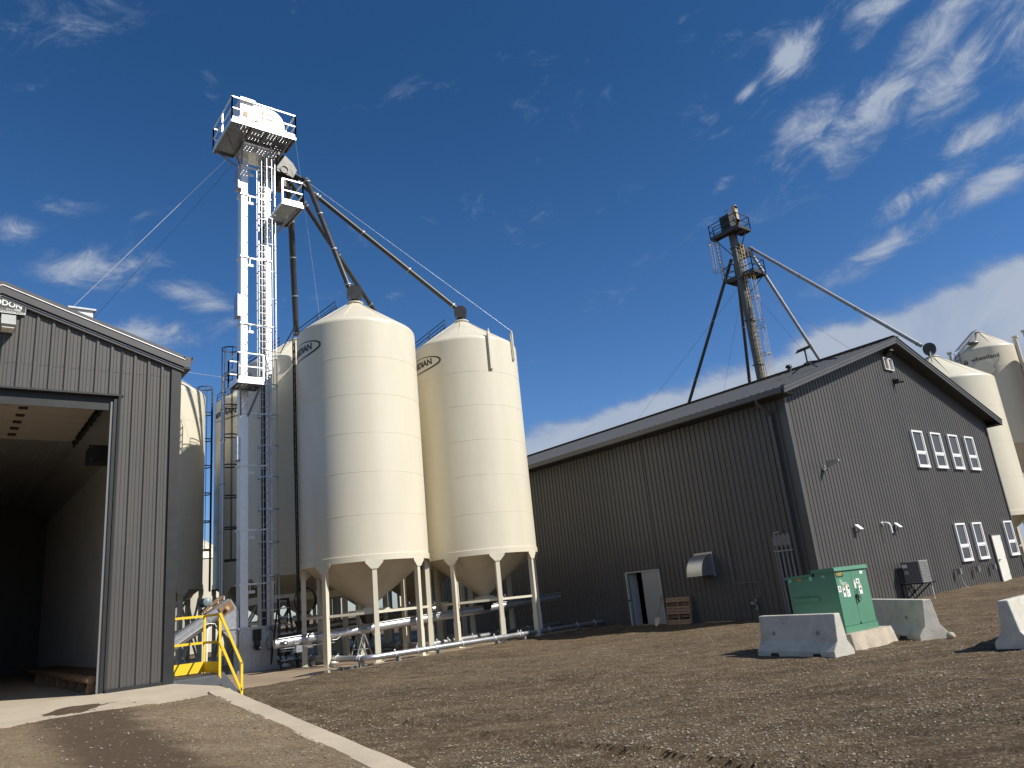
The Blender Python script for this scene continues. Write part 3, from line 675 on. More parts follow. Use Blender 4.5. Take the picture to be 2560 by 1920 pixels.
LZ = [2.97, 4.9, 7.29, 9.31, 12.95, 15.84, 18.68, 20.03]
for x0, x1 in ((8.935, 9.215), (9.885, 10.145)):
    lg = MB(); lg.box(x0, x1, 27.5, 27.93, 1.48, 21.0)
    for z in LZ: lg.box(x0 - .045, x1 + .03, 27.455, 27.97, z - .03, z + .03)
    lo = lg.build('leg_casing', 'galv_bright', E1)
    if x0 < 9:
        q = MB()
        for z0, z1 in ((7.5, 8.35), (13.25, 14.15), (18.95, 19.85)): q.box(8.83, 8.934, 27.50, 27.90, z0, z1); q.box(8.79, 8.832, 27.46, 27.93, z0 - .02, z1 + .02)
        q.build('inspection_door', 'galv', lo)
for z in LZ: MB().box(9.245, 9.84, 27.52, 27.57, z - .03, z + .03).box(9.23, 9.50, 27.62, 27.66, z - .32, z - .22).bar((9.30, 27.55, z - .3), (9.30, 27.55, z), .02, .02).build('leg_tie', 'galv_bright', E1)
MB().box(9.74, 9.875, 27.53, 27.62, 1.5, 20.7).build('cable_tray', 'black', E1)
# head
hs_ = MB(); arc = [(10.60 - .62 + .62 * sin(t), 22.20 - .0 + .60 * cos(t)) for t in [R(a) for a in range(0, 91, 9)]]
poly = [(8.73, 21.30), (10.60, 21.30)] + arc[::-1] + [(8.73, 22.80)]
hs_.prism(poly, lambda u, v: (u, 27.02, v), (0, 1.1, 0)); hs_.box(8.66, 10.68, 26.97, 28.2, 21.92, 21.99)
hs_.box(8.70, 9.30, 26.9, 28.2, 22.80, 22.93); hs_.box(9.36, 9.38, 27.0, 27.02, 21.99, 22.78)
for x in (9.22, 9.50, 10.30): hs_.box(x, x + .03, 26.985, 27.02, 22.05, 22.28)
hs_.box(8.9, 10.3, 27.1, 28.0, 20.5, 21.32)
head = hs_.build('head_housing', 'galv_bright', E1)
q = MB(); q.box(8.84, 9.04, 26.99, 27.018, 22.1, 22.28); q.prism([(9.60, 22.2), (9.74, 22.2), (9.74, 22.58), (9.67, 22.66), (9.60, 22.58)], lambda u, v: (u, 27.012, v), (0, -.004, 0)); q.build('logo_mark', 'tan', head)
q = MB().lathe([(.10, 0), (.24, 0)], (9.95, 27.010, 22.40), 36, False, ax=(0, -1, 0)); put_text(q, 'R', .34, lambda x, y: (9.96 + x, 27.008, 22.40 + y), .012); q.build('logo_ring', 'lampgrey', head)
q = MB(); q.box(9.1, 9.62, 26.86, 26.98, 21.62, 21.78); q.cyl((9.33, 26.95, 21.86), (0, -1, 0), .07, .18, 14); q.build('head_bearing', 'tan', head)
def platform(parent, regions, z, rails, braces, mat='galv_bright', floor=True):
    fl = MB()
    for (x0, x1, y0, y1) in regions:
        if floor: grating(fl, x0, x1, y0, y1, z, .13, .10, .022)
        for k in (0, 1):
            y = y0 + (y1 - y0) * k; fl.box(x0, x1, y - .02, y + .02, z - .13, z - .006)
            x = x0 + (x1 - x0) * k; fl.box(x - .02, x + .02, y0, y1, z - .128, z - .008)
        n_ = max(1, int((x1 - x0) / .55))
        for i in range(1, n_): x = x0 + (x1 - x0) * i / n_; fl.box(x - .02, x + .02, y0 + .02, y1 - .02, z - .10, z - .01)
    for p, q_ in braces: fl.bar(p, q_, .06, .06)
    po = fl.build('platform', 'galv_grey' if mat == 'galv_bright' else mat, parent); rm = MB()  # darker steel puts the shade of the underside into the floor colour
    for (x0, x1, y0, y1) in regions:
        rm.box(x0, x1, y0 - .028, y0 - .021, z - .13, z + .0); rm.box(x0 - .028, x0 - .021, y0, y1, z - .13, z + .0)
    for path in rails: railing(rm, path, z)
    rm.build('railing', mat, po); return po
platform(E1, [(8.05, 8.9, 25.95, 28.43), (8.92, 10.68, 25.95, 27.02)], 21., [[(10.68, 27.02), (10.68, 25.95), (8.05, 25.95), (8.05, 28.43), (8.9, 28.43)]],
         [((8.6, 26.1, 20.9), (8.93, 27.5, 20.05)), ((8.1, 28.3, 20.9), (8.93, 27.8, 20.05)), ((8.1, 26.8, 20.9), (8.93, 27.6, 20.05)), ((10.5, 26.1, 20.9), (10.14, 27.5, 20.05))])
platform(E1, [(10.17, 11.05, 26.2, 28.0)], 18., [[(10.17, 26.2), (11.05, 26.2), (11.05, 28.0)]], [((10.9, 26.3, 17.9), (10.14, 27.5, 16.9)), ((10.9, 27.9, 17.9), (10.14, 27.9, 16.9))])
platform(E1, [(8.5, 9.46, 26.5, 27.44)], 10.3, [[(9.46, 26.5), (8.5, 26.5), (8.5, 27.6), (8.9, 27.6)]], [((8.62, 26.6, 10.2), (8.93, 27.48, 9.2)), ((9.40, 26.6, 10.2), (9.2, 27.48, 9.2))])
l_, c_ = ladder((9.80, 27.38), R(-90), 1.5, 20.98, .37, (2.0, 20.9), .38, hoop=1.15, thick=.72)
lo = l_.build('ladder', 'galv', E1); c_.build('ladder_cage', 'galv', lo)
db = MB(); db.prism([(10.24, 20.55), (10.58, 20.72), (10.95, 20.42), (11.12, 20.12), (10.95, 19.72), (10.24, 19.86)], lambda u, v: (u, 26.95, v), (0, .9, 0)); db.cyl((10.42, 27.4, 20.5), (0, 0, 1), .20, .9, 20)
for y in (26.94, 27.86): db.lathe([(.15, 0), (.19, 0), (.19, .03), (.15, .03)], (10.56, y, 20.0), 20, False, ax=(0, -1, 0))
db.cyl((10.62, 27.4, 19.3), (0, 0, 1), .3, .6, 20); db.build('distributor', 'darksteel', E1)

def spout(label, pts, r, target=None, mat='darksteel', drum_r=.31, grp='grain spouts of the bright elevator'):
    P = [Vector(p) for p in pts]; root = thing('grain_spout', label, 'spout', tuple(P[0]), grp)
    pm_ = MB().tube(P, r, 16); p_ = pm_.build('pipe', mat, root)
    for a, b in zip(P, P[1:]):
        L_ = (b - a).length; d = (b - a).normalized()
        for f_ in ([.0, 1.] if L_ < 2 else [.02, .33, .66, .98]): MB().lathe([(r, -.03), (r + .035, -.03), (r + .035, .03), (r, .03)], a + d * L_ * f_, 16, False, ax=d).build('band_clamp', 'galv_grey', root)
    if target is not None:
        t = Vector(target); dm = MB(); v = Vector((-t.x, -t.y, 0)).normalized(); drum(dm, t, v, drum_r, .42); dm.cyl(t - Vector((0, 0, drum_r + .16)), (0, 0, 1), .17, .22, 16)
        dm.build('cushion_drum', 'darksteel', root)
    return root
spout('dark spout pipe running steeply down to the nearer front silo', [(10.9, 27.25, 20.05), (11.44, 26.69, 19.58), (12.60, 25.44, 14.3)], .105, (12.75, 25.27, 13.98))
spout('long dark spout pipe running to the silo beside the long building', [(10.95, 27.2, 19.9), (12.06, 27.13, 19.25), (17.70, 25.33, 14.22)], .105, (17.9, 25.27, 13.98), drum_r=.28)
spout('dark spout pipe crossing behind the steep one to a hidden silo', [(11.0, 27.5, 19.85), (11.83, 28.0, 19.3), (17.75, 30.45, 13.85)], .105)
spout('near-vertical dark spout pipe dropping to the shaded silo behind the elevator ladder', [(10.95, 27.6, 19.6), (11.62, 28.95, 18.85), (12.22, 30.05, 13.75)], .125)
dp = thing('dust_pipe', 'upright galvanised dust pipe with a bend at the lower elevator platform', 'pipe', (8.52, 28.3, 0))
pts = [(8.52, 28.3, 1.7), (8.52, 28.3, 10.75)] + [(8.72 - .20 * cos(R(a)), 28.3, 10.75 + .32 * sin(R(a))) for a in (20, 40, 60, 80)] + [(9.6, 28.3, 11.10)]
MB().tube(pts, .078, 14).build('pipe', 'galv', dp); fl = MB()
for z in (2.6, 4.9, 6.7, 8.4, 9.6, 10.3): fl.lathe([(.078, -.015), (.105, -.015), (.105, .015), (.078, .015)], (8.52, 28.3, z), 14, False)
fl.build('flange', 'galv_grey', dp)
def wire(label, a, b, r=.006, mat='galv_bright', grp='guy wires', eye=False):
    w = MB().tube([a, b], r, 6); o = w.build('guy_wire', mat, None, a); tag(o, label, 'guy wire', grp); return o
def onray(azd, eld, D): return (D * sin(R(azd)), D * cos(R(azd)), 1.65 + D * math.tan(R(eld)))
def ext(a, b, zend=0.):
    a, b = Vector(a), Vector(b); t = (a.z - zend) / (a.z - b.z); return a + (b - a) * t
a = Vector((8.45, 27.9, 20.4))
wire('bright guy wire running from the elevator head down over the shed roof', a, ext(a, onray(6.60, 21.62, 30)), .011)
wire('thin dark guy wire just right of the bright one over the shed roof', (8.7, 27.9, 20.2), ext((8.7, 27.9, 20.2), onray(8.12, 21.23, 31)), .006, 'darksteel')
a = Vector((10.68, 26.0, 21.0)); wire('guy wire dropping from the right corner of the top platform behind the nearer silo', a, ext(a, onray(23.97, 21.63, 33), 6.), .006)
a = Vector((10.7, 27.0, 20.2)); wire('guy wire sloping from the distributor to the bracket post of the right front silo', a, (17.9 + 2.36 * cos(R(298)), 25.27 + 2.36 * sin(R(298)), 12.55), .006)
wire('low thin wire between the shed eave and the dust pipe bend', (3.5, 14.4, 6.4), (8.52, 28.3, 10.9), .005)

# ------------------------------------------------------------------ old dark elevator behind the long building
E2 = thing('bucket_elevator', 'old dark bucket elevator with rusty caged ladder standing behind the long building', 'grain elevator', (44.42, 27.67, 0))
lg = MB(); lg.box(44.15, 44.70, 27.5, 27.86, 0, 26.0)
for z in (3, 6, 9, 12, 15.3, 18.6, 21.8, 24.2): lg.box(44.08, 44.77, 27.43, 27.93, z - .04, z + .04)
M['oldsteel'] = pm('old_grey_brown_steel', (.115, .105, .09), .5, .3, var=.25, scale=4); lg.build('leg_casing', 'oldsteel', E2)
q = MB(); q.prism([(43.75, 25.45), (44.55, 25.45), (44.55, 26.6), (44.2, 26.95), (43.75, 26.7)], lambda u, v: (u, 27.3, v), (0, .8, 0)); hd = q.build('head_housing', 'black', E2)
q = MB(); q.box(44.58, 44.92, 27.2, 27.5, 26.15, 27.55); q.cyl((44.75, 27.2, 26.3), (0, 1, 0), .17, .3, 16); q.cyl((44.75, 27.2, 27.45), (0, 1, 0), .17, .3, 16); q.build('belt_guard', 'tan', hd)
q = MB(); q.cyl((44.5, 27.25, 26.4), (0, 1, 0), .22, .5, 18); q.tube([(44.1 + .18 * cos(2 * pi * i / 20), 27.6, 27.15 + .18 * sin(2 * pi * i / 20)) for i in range(20)], .02, 6, closed=True); q.build('drive_motor', 'black', hd)
platform(E2, [(43.58, 45.1, 26.6, 27.42), (43.58, 44.1, 27.44, 29.0)], 25.35, [[(45.1, 27.42), (45.1, 26.6), (43.58, 26.6), (43.58, 29.0), (44.1, 29.0), (44.1, 27.5)]], [((43.7, 28.8, 25.3), (44.15, 27.8, 23.6)), ((44.6, 26.7, 25.3), (44.6, 27.5, 23.7))], 'darksteel')
platform(E2, [(44.22, 45.75, 26.5, 27.42), (44.22, 45.75, 27.95, 28.85)], 22.0, [[(44.22, 27.42), (44.22, 26.5), (45.75, 26.5), (45.75, 27.42)], [(45.75, 28.85), (44.22, 28.85), (44.22, 27.95)]], [((45.6, 26.6, 21.9), (44.7, 27.5, 20.6))], 'darksteel')
M['rustladder'] = pm('rust_stained_yellow_paint', (.50, .36, .17), .6, .1, var=.45, scale=6)
for z0, z1, c0, c1 in ((1.5, 9.0, 3.8, 9), (9.0, 13.6, 9.3, 13.5), (13.6, 18.0, 13.9, 17.9), (18.0, 22.0, 18.3, 21.9)):
    l_, c_ = ladder((44.50, 27.36), R(-90), z0, z1, .38, (c0, c1), .36, hoop=2.1); lo = l_.build('ladder', 'rustladder', E2); c_.build('ladder_cage', 'rustladder', lo)
l_, c_ = ladder((43.92, 28.75), R(90), 21.9, 25.3, .4, (22.9, 25.2), .36, hoop=1.9); lo = l_.build('ladder', 'rustladder', E2); c_.build('ladder_cage', 'rustladder', lo)
l_, c_ = ladder((44.68, 27.30), R(-90), 22., 24.6, .38); l_.build('ladder', 'rustladder', E2)
q = MB(); q.prism([(44.7, 24.6), (45.1, 24.7), (45.9, 24.2), (45.85, 23.8), (45.1, 23.6), (44.7, 23.9)], lambda u, v: (u, 27.45, v), (0, .5, 0)); q.build('distributor', 'darksteel', E2)
G2 = 'grain spouts of the old elevator'
spout('long pale spout pipe running from the old elevator down to the large silo at right', [(45.5, 27.2, 24.3), (46.65, 17.95, 13.75)], .12, (46.79, 17.62, 13.45), 'galv_grey', .36, G2)
a = Vector((45.4, 27.2, 24.0)); spout('pale spout pipe dropping from the old elevator to behind the middle of the roof', [a, ext(a, onray(62.27, 14.35, 55), 12.5)], .12, None, 'galv_grey', .3, G2)
a = Vector(onray(57.63, 22.63, 53.)); spout('dark spout pipe leaning left from the old elevator', [a, ext(a, onray(52.65, 12.97, 58), 12.5)], .12, None, 'darksteel', .3, G2)
a = Vector((44.9, 28.2, 22.5)); spout('dark spout pipe dropping almost straight down beside the old elevator leg', [a, ext(a, onray(57.21, 13.61, 57), 12.)], .12, None, 'darksteel', .3, G2)
E2p = Vector((44.5, 27.6, 21.6)); G3 = 'guy wires of the old elevator'
for lb_, an in (('leftmost thin guy wire of the old elevator', onray(48.69, 12.26, 60)), ('guy wire hanging steeply just left of the old elevator leg', onray(55.26, 13.24, 60)),
                ('upper right guy wire of the old elevator', onray(63.94, 15.06, 56)), ('lower right guy wire of the old elevator', onray(61.8, 14.2, 56))):
    wire(lb_, E2p, ext(E2p, an, 0), .008, 'darksteel', G3)
#--SECTION3
# ------------------------------------------------------------------ left drive-through shed
SH = thing('drive_through_shed', 'charcoal ribbed steel shed with a tall open doorway', 'shed', (.6, 14., .8))
ZT = lambda x: 7.34 - .336 * abs(x - .6)
F0 = 14.0
f = MB()
ribbed(f, (-2.2, F0, 0), (1, 0, 0), 1.0, .8, lambda s: ZT(-2.2 + s), (0, -1, 0), minor=True)
ribbed(f, (-1.2, F0, 0), (1, 0, 0), 3.62, 5.72, lambda s: ZT(-1.2 + s), (0, -1, 0), minor=True, off=.06, zbot=lambda s: 5.72)
ribbed(f, (2.42, F0, 0), (1, 0, 0), .90, .83, lambda s: ZT(2.42 + s), (0, -1, 0), minor=True, off=.10)
f.box(-1.2, 3.3, F0 - .004, F0 - .001, 6.13, 6.136)
fw = f.build('front_wall', 'char', SH)
sc = MB()
for zr in (6.16, 5.80, 4.75, 3.3, 1.9):
    for i in range(24):
        x = -2.1 + i * .2286
        if zr < 5.7 and -1.25 < x < 2.45: continue
        if zr > ZT(x) - .15: continue
        sc.lathe([(.009, 0), (.009, .004), (.0, .009)], (x, F0 - .002, zr + (.0 if i % 2 else .012)), 6, False, ax=(0, -1, 0))
tag(sc.build('screws', 'char_trim', fw), kind='stuff')
s_ = MB(); ribbed(s_, (3.40, 14.02, 0), (0, 1, 0), 17, .5, lambda s: 6.36, (1, 0, 0)); s_.build('side_wall', 'char', SH); s_ = MB(); ribbed(s_, (-2.2, 14.02, 0), (0, 1, 0), 17, .5, lambda s: 6.36, (-1, 0, 0)); s_.build('side_wall', 'char', SH); s_ = MB(); ribbed(s_, (-2.2, 31.0, 0), (1, 0, 0), 5.6, .5, lambda s: ZT(-2.2 + s), (0, 1, 0))
s_.quad((-2.2, 30.98, .8), (3.4, 30.98, .8), (3.4, 30.98, 6.4), (-2.2, 30.98, 6.4))
s_.build('rear_wall', 'char', SH)
ln = MB(); ribbed(ln, (3.30, 14.06, 0), (0, 1, 0), 16.8, .8, lambda s: 6.25, (-1, 0, 0), sp=.13, d=.022, top=.04, side=.02); ribbed(ln, (-2.12, 14.06, 0), (0, 1, 0), 16.8, .8, lambda s: 6.25, (1, 0, 0), sp=.13, d=.022, top=.04, side=.02)
for i in range(24): x = -2.1 + i * .2286; ln.quad((x, 14.06, 6.24), (x + .17, 14.06, 6.24), (x + .17, 30.9, 6.24), (x, 30.9, 6.24)); ln.quad((x + .17, 14.06, 6.24), (x + .2, 14.06, 6.21), (x + .2, 30.9, 6.21), (x + .17, 30.9, 6.24)); ln.quad((x + .2, 14.06, 6.21), (x + .2286, 14.06, 6.24), (x + .2286, 30.9, 6.24), (x + .2, 30.9, 6.21))
ln.build('liner', 'liner', SH)
r_ = MB(); up = .05
r_.prism([(-2.34, ZT(-2.34) + .0), (.6, 7.34), (3.50, ZT(3.50)), (3.50, ZT(3.50) + up), (.6, 7.34 + up), (-2.34, ZT(-2.34) + up)], lambda u, v: (u, 13.93, v + .11), (0, 17.2, 0))
r_.build('roof', 'char_roof', SH)
t_ = MB()
for sg, xe in ((1, 3.48), (-1, -2.28)):
    def rake(w, z0, z1, y0, y1, m=t_):
        a = (.6, 7.34); b = (xe, ZT(xe))
        m.prism([(a[0], a[1] + z0), (b[0], b[1] + z0), (b[0], b[1] + z1), (a[0], a[1] + z1)][::sg], lambda u, v: (u, y0, v), (0, y1 - y0, 0))
    rake(0, -.13, -.085, 13.925, 13.99); rake(0, -.05, .10, 13.88, 13.985); rake(0, .105, .175, 13.90, 13.985)
t_.build('rake_trim', 'char_trim', SH)
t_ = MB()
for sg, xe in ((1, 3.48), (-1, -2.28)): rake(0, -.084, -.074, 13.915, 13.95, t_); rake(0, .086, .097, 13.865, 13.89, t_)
t_.build('trim_glint_bead', 'galv_bright', SH)  # pale beads paint in the sun glint along the trim lips
t_ = MB(); t_.box(3.275, 3.43, 13.955, 13.998, .80, 6.35); t_.box(3.402, 3.445, 13.96, 14.12, .78, 6.35); t_.build('corner_trim', 'black', SH); MB().box(2.43, 3.27, 13.958, 13.99, .80, .86).build('base_trim', 'black', SH)
t_ = MB(); t_.box(3.46, 3.60, 13.90, 31.1, 6.30, 6.32); t_.prism([(3.46, 6.31), (3.56, 6.31), (3.62, 6.50), (3.62, 6.53), (3.46, 6.53)], lambda u, v: (u, 13.90, v), (0, .012, 0)); t_.box(3.60, 3.62, 13.90, 31.1, 6.42, 6.53); t_.prism([(3.55, 6.31), (3.56, 6.31), (3.62, 6.43), (3.61, 6.43)], lambda u, v: (u, 13.9, v), (0, 17.2, 0)); t_.build('gutter', 'char_trim', SH)
t_ = MB(); t_.box(-1.2, 2.50, 13.975, 14.10, 5.69, 5.72); t_.box(2.36, 2.50, 14.02, 14.10, .80, 5.655); t_.box(-1.28, -1.2, 13.955, 14.10, .80, 5.725)
t_.build('door_frame', 'black', SH)
t_ = MB(); t_.box(2.315, 2.365, 14.05, 14.09, .80, 5.6); t_.build('door_jamb_seal', 'greyplastic', SH)
MB().box(-1.16, 2.34, 14.35, 14.40, 5.56, 5.62).build('header_seal', 'tan', SH)
t_ = MB(); t_.box(2.37, 3.3, 14.08, 14.1, .8, 6.2); t_.box(-2.1, -1.28, 14.08, 14.1, .8, 6.2); t_.box(-1.28, 2.37, 14.085, 14.1, 5.45, 6.2); t_.build('inner_front', 'black', SH)  # black in place of liner steel paints in the shadow behind the header
dr = MB(); dr.box(-1.16, 2.25, 14.75, 17.95, 5.75, 5.80)
for i in range(1, 6): dr.box(-1.16, 2.25, 14.75 + i * .535 - .004, 14.75 + i * .535 + .004, 5.744, 5.75)
do = dr.build('overhead_door', 'doorpanel', SH)
for i in range(5): y = 15.32 + i * .53; hg = MB(); hg.box(1.06, 1.20, y - .03, y + .03, 5.725, 5.749); hg.cyl((1.06, y, 5.72), (1, 0, 0), .022, .14, 8); hg.build('hinge', 'black', do)
tr = MB(); tr.bar((2.33, 14.3, 5.72), (2.33, 18.3, 5.72), .03, .07); tr.bar((2.40, 14.3, 5.86), (2.40, 18.3, 5.86), .05, .05)
for i in range(9): y = 14.7 + i * .42; tr.box(2.27, 2.37, y - .02, y + .02, 5.72, 5.80); tr.box(2.36, 2.39, y - .015, y + .015, 5.72, 6.2)
tr.build('door_track', 'black', SH)
t_ = MB(); t_.prism([(2.62, 6.2), (3.3, 5.75), (3.3, 6.2)], lambda u, v: (u, 14.2, v), (0, 16.5, 0)); t_.build('haunch_lining', 'liner', SH)
MB().box(-2.18, 3.38, 14.02, 31., .6, .80).build('floor', 'slab', SH)
ht = thing('unit_heater', 'dark box heater hanging inside the shed doorway', 'heater', (2.6, 16.2, 5.1))
q = MB(); q.box(2.32, 3.0, 16.0, 16.5, 4.94, 5.24); q.box(2.30, 3.02, 15.98, 16.0, 5.20, 5.25); q.box(2.36, 2.7, 15.97, 16.0, 4.90, 4.935)
q.build('casing', 'black', ht); q = MB()
for x, z in ((2.35, 4.97), (2.35, 5.21)): q.cyl((x, 15.985, z), (0, -1, 0), .012, .01, 8)
q.tube([(2.9, 16.1, 5.24), (2.9, 16.1, 6.2)], .012, 6); q.tube([(2.95, 16.1, 4.94), (2.97, 16.0, 4.6), (3.1, 15.9, 4.2)], .01, 6); q.build('hanger', 'galv_grey', ht)
rr = thing('bumper_rail', 'rusty pipe bumper rail on short stub posts along the shed interior wall', 'bumper rail', (2.75, 14.4, .8))
q = MB(); q.tube([(2.27, 14.22, 1.02), (2.27, 16.9, 1.02)], .062, 14); q.tube([(2.29, 16.95, 1.02), (2.33, 24, 1.02)], .055, 14); q.build('pipe', 'rust', rr)
for i in range(9): y = 14.3 + i * .85; MB().prism([(2.21, .8), (2.36, .8), (2.33, .98), (2.25, .98)], lambda u, v, y=y: (u, y, v), (0, .09, 0)).build('post', 'rust', rr)
MB().box(2.33, 3.26, 14.3, 26, .985, 1.01).build('deck_plate', 'rust', rr)
lp = thing('wall_pack_light', 'pale box wall light under the dark sign on the shed', 'wall light', (.71, 13.93, 6.75))
q = MB(); q.prism([(13.97, 6.64), (13.70, 6.64), (13.66, 6.68), (13.80, 6.89), (13.97, 6.89)], lambda u, v: (.61, u, v), (.20, 0, 0)); q.build('housing', 'lampgrey', lp); MB().box(.625, .795, 13.70, 13.95, 6.628, 6.639).build('lens', 'paper', lp)
sg = thing('sign', 'dark shaped sign with white arched lettering on the shed gable', 'sign', (.6, 13.94, 7.1))
so_ = [(.955, 6.985), (.955, 7.165), (.93, 7.19), (.86, 7.205), (.60, 7.30), (.34, 7.205), (.27, 7.19), (.245, 7.165), (.245, 6.985)]
MB().prism(so_, lambda u, v: (u - .04 * 0, 13.945, v - .02), (0, -.012, 0)).build('panel', 'signface', sg)
q = MB(); n = len(so_)
for i in range(n):
    a, b = so_[i], so_[(i + 1) % n]; c0 = (.6, 7.1); sh_ = lambda p, k=.965: (c0[0] + (p[0] - c0[0]) * k, 13.930, c0[1] + (p[1] - c0[1]) * k - .02)
    q.bar(sh_(a), sh_(b), .004, .006)
q.build('border', 'paper', sg)
q = MB(); put_text(q, 'GOODON', .135, lambda x, y: (.60 + x, 13.930, 7.145 - .30 * abs(x) ** 1.0 * .55 + y * (1 - .2 * abs(x)) ), .004, .92); put_text(q, '| GOODON.COM', .050, lambda x, y: (.745 + x, 13.930, 6.985 + y), .001); put_text(q, '1.800.665.0470', .046, lambda x, y: (.40 + x, 13.930, 6.985 + y), .001); q.build('lettering', 'paper', sg)
q = MB(); q.quad((.32, 13.931, 7.015), (.88, 13.931, 7.015), (.88, 13.931, 7.055), (.32, 13.931, 7.055)); st_ = q.build('strip', 'lampgrey', sg)
q = MB(); put_text(q, 'INDUSTRIES LTD.', .045, lambda x, y: (.60 + x, 13.928, 7.035 + y), .001, 1.15); q.build('strip_lettering', 'ink', st_)
rb = thing('roof_curb', 'white roof vent box standing on the far slope of the left shed', 'roof vent', (2.32, 18., 6.9))
q = MB(); q.box(2.02, 2.48, 17.8, 18.2, 6.7, 8.74); q.build('box', 'white', rb); q = MB(); q.box(1.98, 2.53, 17.75, 18.25, 8.74, 8.78); q.build('lid', 'galv', rb)

# ------------------------------------------------------------------ long charcoal building
LB = thing('long_building', 'long charcoal ribbed steel building with a gable end, windows and a dark shaded side', 'building', (31.74, 13.7, 0))
ZU = lambda x: 10.36 - .3225 * abs(x - 31.74)
g_ = MB(); ribbed(g_, (23.08, 13.7, 0), (1, 0, 0), 17.32, -.15, lambda s: ZU(23.08 + s) + .02, (0, -1, 0), d=.022, top=.045, side=.016); g_.build('gable_wall', 'char', LB); g_ = MB(); g_.quad((23.1, 39.5, -.1), (40.4, 39.5, -.1), (40.4, 39.5, 7.6), (23.1, 39.5, 7.6)); g_.add([(23.1, 39.5, 7.6), (40.4, 39.5, 7.6), (31.74, 39.5, 10.4)], [(0, 1, 2)])
g_.build('rear_wall', 'char', LB)
s_ = MB(); zt = lambda s: 7.52
for y0, y1, zb in ((13.7, 20.46, -.15), (20.46, 22.30, 2.07), (22.30, 39.5, -.15)): ribbed(s_, (23.08, y0, 0), (0, 1, 0), y1 - y0, zb, zt, (-1, 0, 0), d=.032, top=.055, side=.018)
s_.build('side_wall', 'char', LB); s_ = MB(); s_.quad((40.4, 13.7, -.1), (40.4, 39.5, -.1), (40.4, 39.5, 7.6), (40.4, 13.7, 7.6)); s_.build('side_wall', 'char', LB)
MB().box(23.1, 40.38, 13.75, 39.45, -.1, .02).build('floor', 'pad', LB)
t_ = MB(); t_.box(23.02, 23.16, 13.64, 13.699, 0, 7.5); t_.box(23.02, 23.075, 13.7, 13.86, 0, 7.5); t_.build('corner_trim', 'char_trim', LB); t_ = MB(); t_.box(40.34, 40.46, 13.64, 13.699, 0, 7.5); t_.build('corner_trim', 'char_trim', LB)
r_ = MB(); y0, y1 = 13.2, 40.
r_.prism([(22.38, 7.34), (31.74, 10.36), (41.10, 7.34), (41.10, 7.55), (31.74, 10.57), (22.38, 7.55)], lambda u, v: (u, y0, v), (0, y1 - y0, 0))
i = 0
while y0 + i * .3 < y1:
    y = y0 + .05 + i * .3; i += 1
    for a, b in (((22.36, 7.558), (31.74, 10.584)), ((41.12, 7.558), (31.74, 10.584))): r_.bar((a[0], y, a[1]), (b[0], y, b[1]), .05, .03)
rf = r_.build('roof', 'char_roof', LB)
t_ = MB()
for xe, sg_ in ((22.33, -1), (41.15, 1)):
    ze = 10.36 - .3225 * abs(xe - 31.74)
    for z0_, z1_, ya, yb in ((-.02, .10, 13.15, 13.198), (.10, .235, 13.13, 13.198), (.235, .262, 13.10, 13.26)):
        P_ = [(31.74, 10.36 + z0_), (xe, ze + z0_), (xe, ze + z1_), (31.74, 10.36 + z1_)]
        t_.prism(P_ if sg_ > 0 else P_[::-1], lambda u, v: (u, ya, v), (0, yb - ya, 0))
t_.bar((31.74, 13.1, 10.625), (31.74, 40, 10.625), .5, .02); t_.build('rake_trim', 'char_trim', rf)
t_ = MB(); t_.prism([(22.38, 7.337), (31.74, 10.357), (41.10, 7.337), (41.10, 7.33), (31.74, 10.345), (22.38, 7.33)], lambda u, v: (u, 13.2, v), (0, .47, 0))
for k in range(38): x = 40.42 + (k % 8) * .09; t_.box(x, x + .02, 13.2, 40, 7.315, 7.325) if k < 8 else None
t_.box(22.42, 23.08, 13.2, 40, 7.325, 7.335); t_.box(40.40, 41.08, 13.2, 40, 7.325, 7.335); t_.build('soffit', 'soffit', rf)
t_ = MB(); t_.box(22.25, 22.375, 13.25, 39.9, 7.33, 7.345); t_.box(22.245, 22.26, 13.25, 39.9, 7.34, 7.50); t_.build('gutter', 'char_trim', LB)
t_ = MB(); t_.tube([(22.32, 14.28, 7.34), (22.34, 14.28, 7.2), (22.9, 14.28, 6.95), (22.98, 14.28, 6.8)], .05, 8); t_.box(22.94, 23.04, 14.22, 14.34, .25, 6.85)
for z in (1.2, 3.0, 5., 6.5): t_.box(22.93, 23.06, 14.18, 14.38, z, z + .03)
t_.build('downspout', 'char_trim', LB)
def window(x0, x1, z0, z1):
    y = 13.665; fr = MB(); w = .075
    fr.box(x0, x0 + w, y - .075, y + .02, z0, z1); fr.box(x1 - w, x1, y - .075, y + .02, z0, z1); fr.box(x0 + w, x1 - w, y - .075, y + .02, z1 - w, z1); fr.box(x0 + w, x1 - w, y - .08, y + .02, z0, z0 + .09)
    zm = z0 + .62; fr.box(x0 + w, x1 - w, y - .06, y + .02, zm - .04, zm + .055); fr.box(x0 + w, x1 - w, y - .05, y + .02, zm - .085, zm - .045)
    fr.box(x1 - w - .05, x1 - w, y - .04, y + .015, z0 + .09, z1 - w); fr.box(x0 + w, x0 + w + .025, y - .04, y + .015, z0 + .09, zm - .085); fr.box(x0 - .03, x1 + .03, y - .085, y + .0, z0 - .03, z0)
    o = fr.build('window', 'white', LB); MB().box(x0 + w, x1 - w, y - .018, y - .010, z0 + .09, z1 - w).build('glass', 'glass', o)
for x0, x1 in ((32.08, 33.08), (33.81, 34.82), (35.55, 36.55), (37.30, 38.30)): window(x0, x1, 5.12, 6.67)
for x0, x1 in ((33.94, 34.93), (35.66, 36.64), (39.14, 40.12)): window(x0, x1, 1.21, 2.75)
